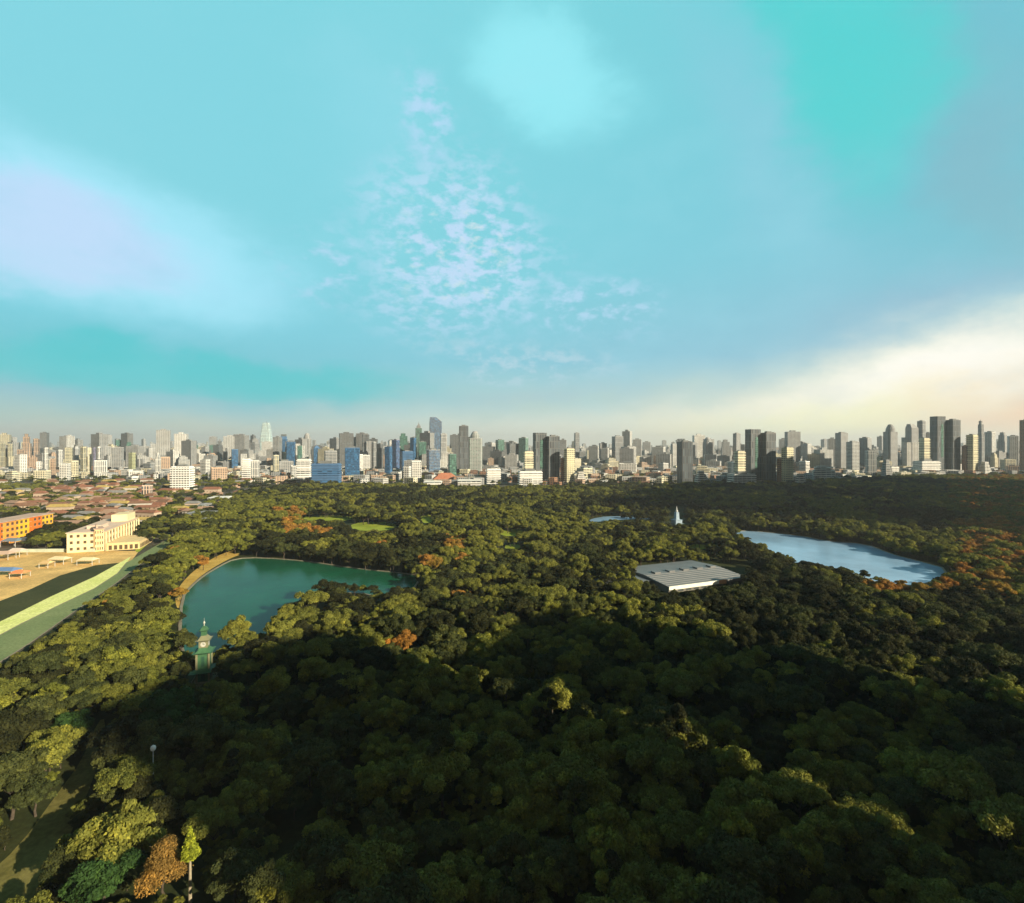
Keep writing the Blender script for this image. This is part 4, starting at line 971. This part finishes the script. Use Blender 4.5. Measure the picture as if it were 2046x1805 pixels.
# sheds, tents and stands round the plaza
def tent(px, py, wd, dp, h, cm, label, name='tent'):
    x, y_ = wpt(px, py); root = empty(name, (x, y_, 0), random.uniform(-.2, .2)); tag(root, label, name.replace('_', ' '))
    b = MB(); b.gable(-wd / 2, wd / 2, -dp / 2, dp / 2, h, h * .45, .3, wd * .2); b.build('canopy', cm, root)
    for sx in (-1, 1):
        for sy in (-1, 1):
            b = MB(); b.tube((sx * wd * .48, sy * dp * .48, 0), (sx * wd * .48, sy * dp * .48, h), .15, .15, 5); b.build('post', lg, root)
tent(120, 1126, 11, 6, 3.2, cream2, 'long cream tent in the middle of the tan plaza'); tent(176, 1128, 10, 6, 3.2, cream2, 'cream tent at the right end of the tan plaza'); tent(94, 1134, 6, 5, 3, plain((.6, .42, .2), .8, .1, .3), 'small tan tent left of the long cream tent')
tent(14, 1150, 12, 7, 3.4, plain((.12, .22, .42), .7, .1, .3), 'blue canopy at the left edge of the plaza'); tent(40, 1154, 7, 6, 3, plain((.7, .25, .1), .7, .1, .3), 'orange-red canopy beside the blue one'); tent(8, 1118, 10, 7, 4, plain((.5, .36, .28), .7, .1, .3), 'pink-brown canopy at the top left of the plaza')
tent(34, 1112, 8, 7, 4, plain((.6, .5, .42), .7, .1, .3), 'pale pink canopy next to the plaza wall'); tent(26, 1092, 12, 8, 4.5, plain((.14, .2, .26), .6, .1, .3), 'dark blue-grey shed roof below the orange building'); tent(50, 1090, 10, 8, 4.5, plain((.08, .09, .1), .6, .1, .3), 'charcoal shed roof beside the dark tree clump')
# boundary wall of the plaza
def lowwall(P, h, label, m):
    W = [wpt(*p) for p in P]; b = MB()
    for i in range(len(W) - 1):
        a, c_ = W[i], W[i + 1]; dx, dy = c_[0] - a[0], c_[1] - a[1]; l = math.hypot(dx, dy); nx, ny = -dy / l * .4, dx / l * .4
        b.prism([a, c_, (c_[0] + nx, c_[1] + ny), (a[0] + nx, a[1] + ny)], 0, h)
    tag(b.build('boundary_wall', m), label, 'wall')
lowwall([(30, 1104), (190, 1103)], 2.4, 'pale green-white wall between the plaza and the dark tree clump', plain((.5, .56, .44), .8, .15, .3))
# lamp post in the lower left woods
X, Y_ = wpt(306, 1600); rt = empty('lamp_post', (X, Y_, 0)); tag(rt, 'white globe lamp on a thin post among the lower left trees', 'lamp post')
b = MB(); b.tube((0, 0, 0), (0, 0, 10.8), .16, .09, 8); b.build('post', lg, rt)
b = MB(); b.lathe([(0.1, 10.8), (.45, 11.1), (.55, 11.5), (.45, 11.9), (.1, 12.15)], 12); b.build('globe', plain((.8, .8, .78), .4, .05, 1), rt)

# tree clumps outside the park
def clump(P, n, s0, s1):
    out = []; xs = [p[0] for p in P]; ys = [p[1] for p in P]; k = 0
    while len(out) < n and k < n * 30:
        k += 1; px, py = random.uniform(min(xs), max(xs)), random.uniform(min(ys), max(ys))
        if not inpoly(px, py, P): continue
        x, y_ = wpt(px, py)
        if any((x - q[0]) ** 2 + (y_ - q[1]) ** 2 < 30 for q in out): continue
        if any(abs(x - q[0]) < q[2] / 2 + 2 and abs(y_ - q[1]) < 8 for q in placed): continue
        out.append((x, y_, random.uniform(s0, s1)))
    return out
cl = clump([(60, 1068), (110, 1060), (190, 1062), (188, 1100), (60, 1103)], 80, .6, .9)
cl += clump([(-20, 975), (500, 962), (490, 990), (420, 1035), (340, 1085), (300, 1090), (278, 1090), (278, 1062), (330, 1010), (-20, 1015)], 420, .6, .95)
cl += clump([(-20, 985), (340, 985), (340, 1050), (-20, 1040)], 420, .45, .75)
cl += clump([(110, 1035), (200, 1035), (195, 1060), (110, 1062)], 40, .6, .8)
cl += clump([(-40, 945), (600, 935), (600, 972), (-40, 985)], 500, .6, 1.0)
cl += clump([(600, 940), (1180, 940), (1180, 972), (600, 972)], 260, .6, 1.0)
cl += clump([(1140, 938), (1460, 935), (1460, 972), (1140, 974)], 330, .6, 1.0) + clump([(1600, 930), (1830, 925), (1880, 950), (1600, 965)], 260, .6, 1.0) + clump([(1960, 935), (2080, 930), (2080, 955), (1960, 955)], 120, .6, 1.0)
stuff_trees('street_trees', cl, 'green trees scattered between the houses and towers outside the park', 'trees')

# ------------------------------------------------------------------ towers added outside the picture to throw shade over the park
def shade(x, y_, wd, dp, h, rz, lab):
    root = empty('tower', (x, y_, 0), R(rz)); tag(root, lab, 'tower')
    b = MB(); b.box(-wd / 2, wd / 2, -dp / 2, dp / 2, 0, h); b.build('body', FAC['grid'], root, wall=LGREY, glass=GD)
    b = MB(); b.box(-wd / 4, wd / 4, -dp / 4, dp / 4, h + .01, h + 6); b.build('roof_plant', dg, root)
shade(318, -29, 60, 70, 146, -35, 'unseen shade-casting grey tower behind the camera to the right, nearest to the park')
shade(294, -106, 50, 76, 180, -35, 'unseen shade-casting grey tower behind the camera to the right, farther back')
for x_, y_, h_, wq, lab in ((578, 322, 215, 70, 'first'), (640, 362, 215, 76, 'next'), (692, 419, 235, 120, 'second'), (805, 511, 245, 140, 'third'), (943, 622, 250, 170, 'fourth'), (1106, 751, 250, 200, 'last')):
    shade(x_, y_, 50, wq, h_, -35, f'unseen shade-casting broad grey tower beside the park beyond the right edge, {lab} of the row')

finish_labels()

# ------------------------------------------------------------------ haze
b = MB(); b.box(-16500, 16500, -900, 16500, -1.0, 340)
hz = b.build('haze', bpy.data.materials.new('haze')); tag(hz, kind='stuff')
hm = hz.data.materials[0]; hm.use_nodes = True; hm.node_tree.nodes.clear(); t = NT(hm.node_tree)
pv = t.new('ShaderNodeVolumePrincipled'); pv.inputs['Density'].default_value = 0.00009; pv.inputs['Color'].default_value = (0.95, 0.96, 0.98, 1); pv.inputs['Anisotropy'].default_value = 0.25
ho = t.new('ShaderNodeOutputMaterial'); t.l.new(pv.outputs[0], ho.inputs['Volume'])
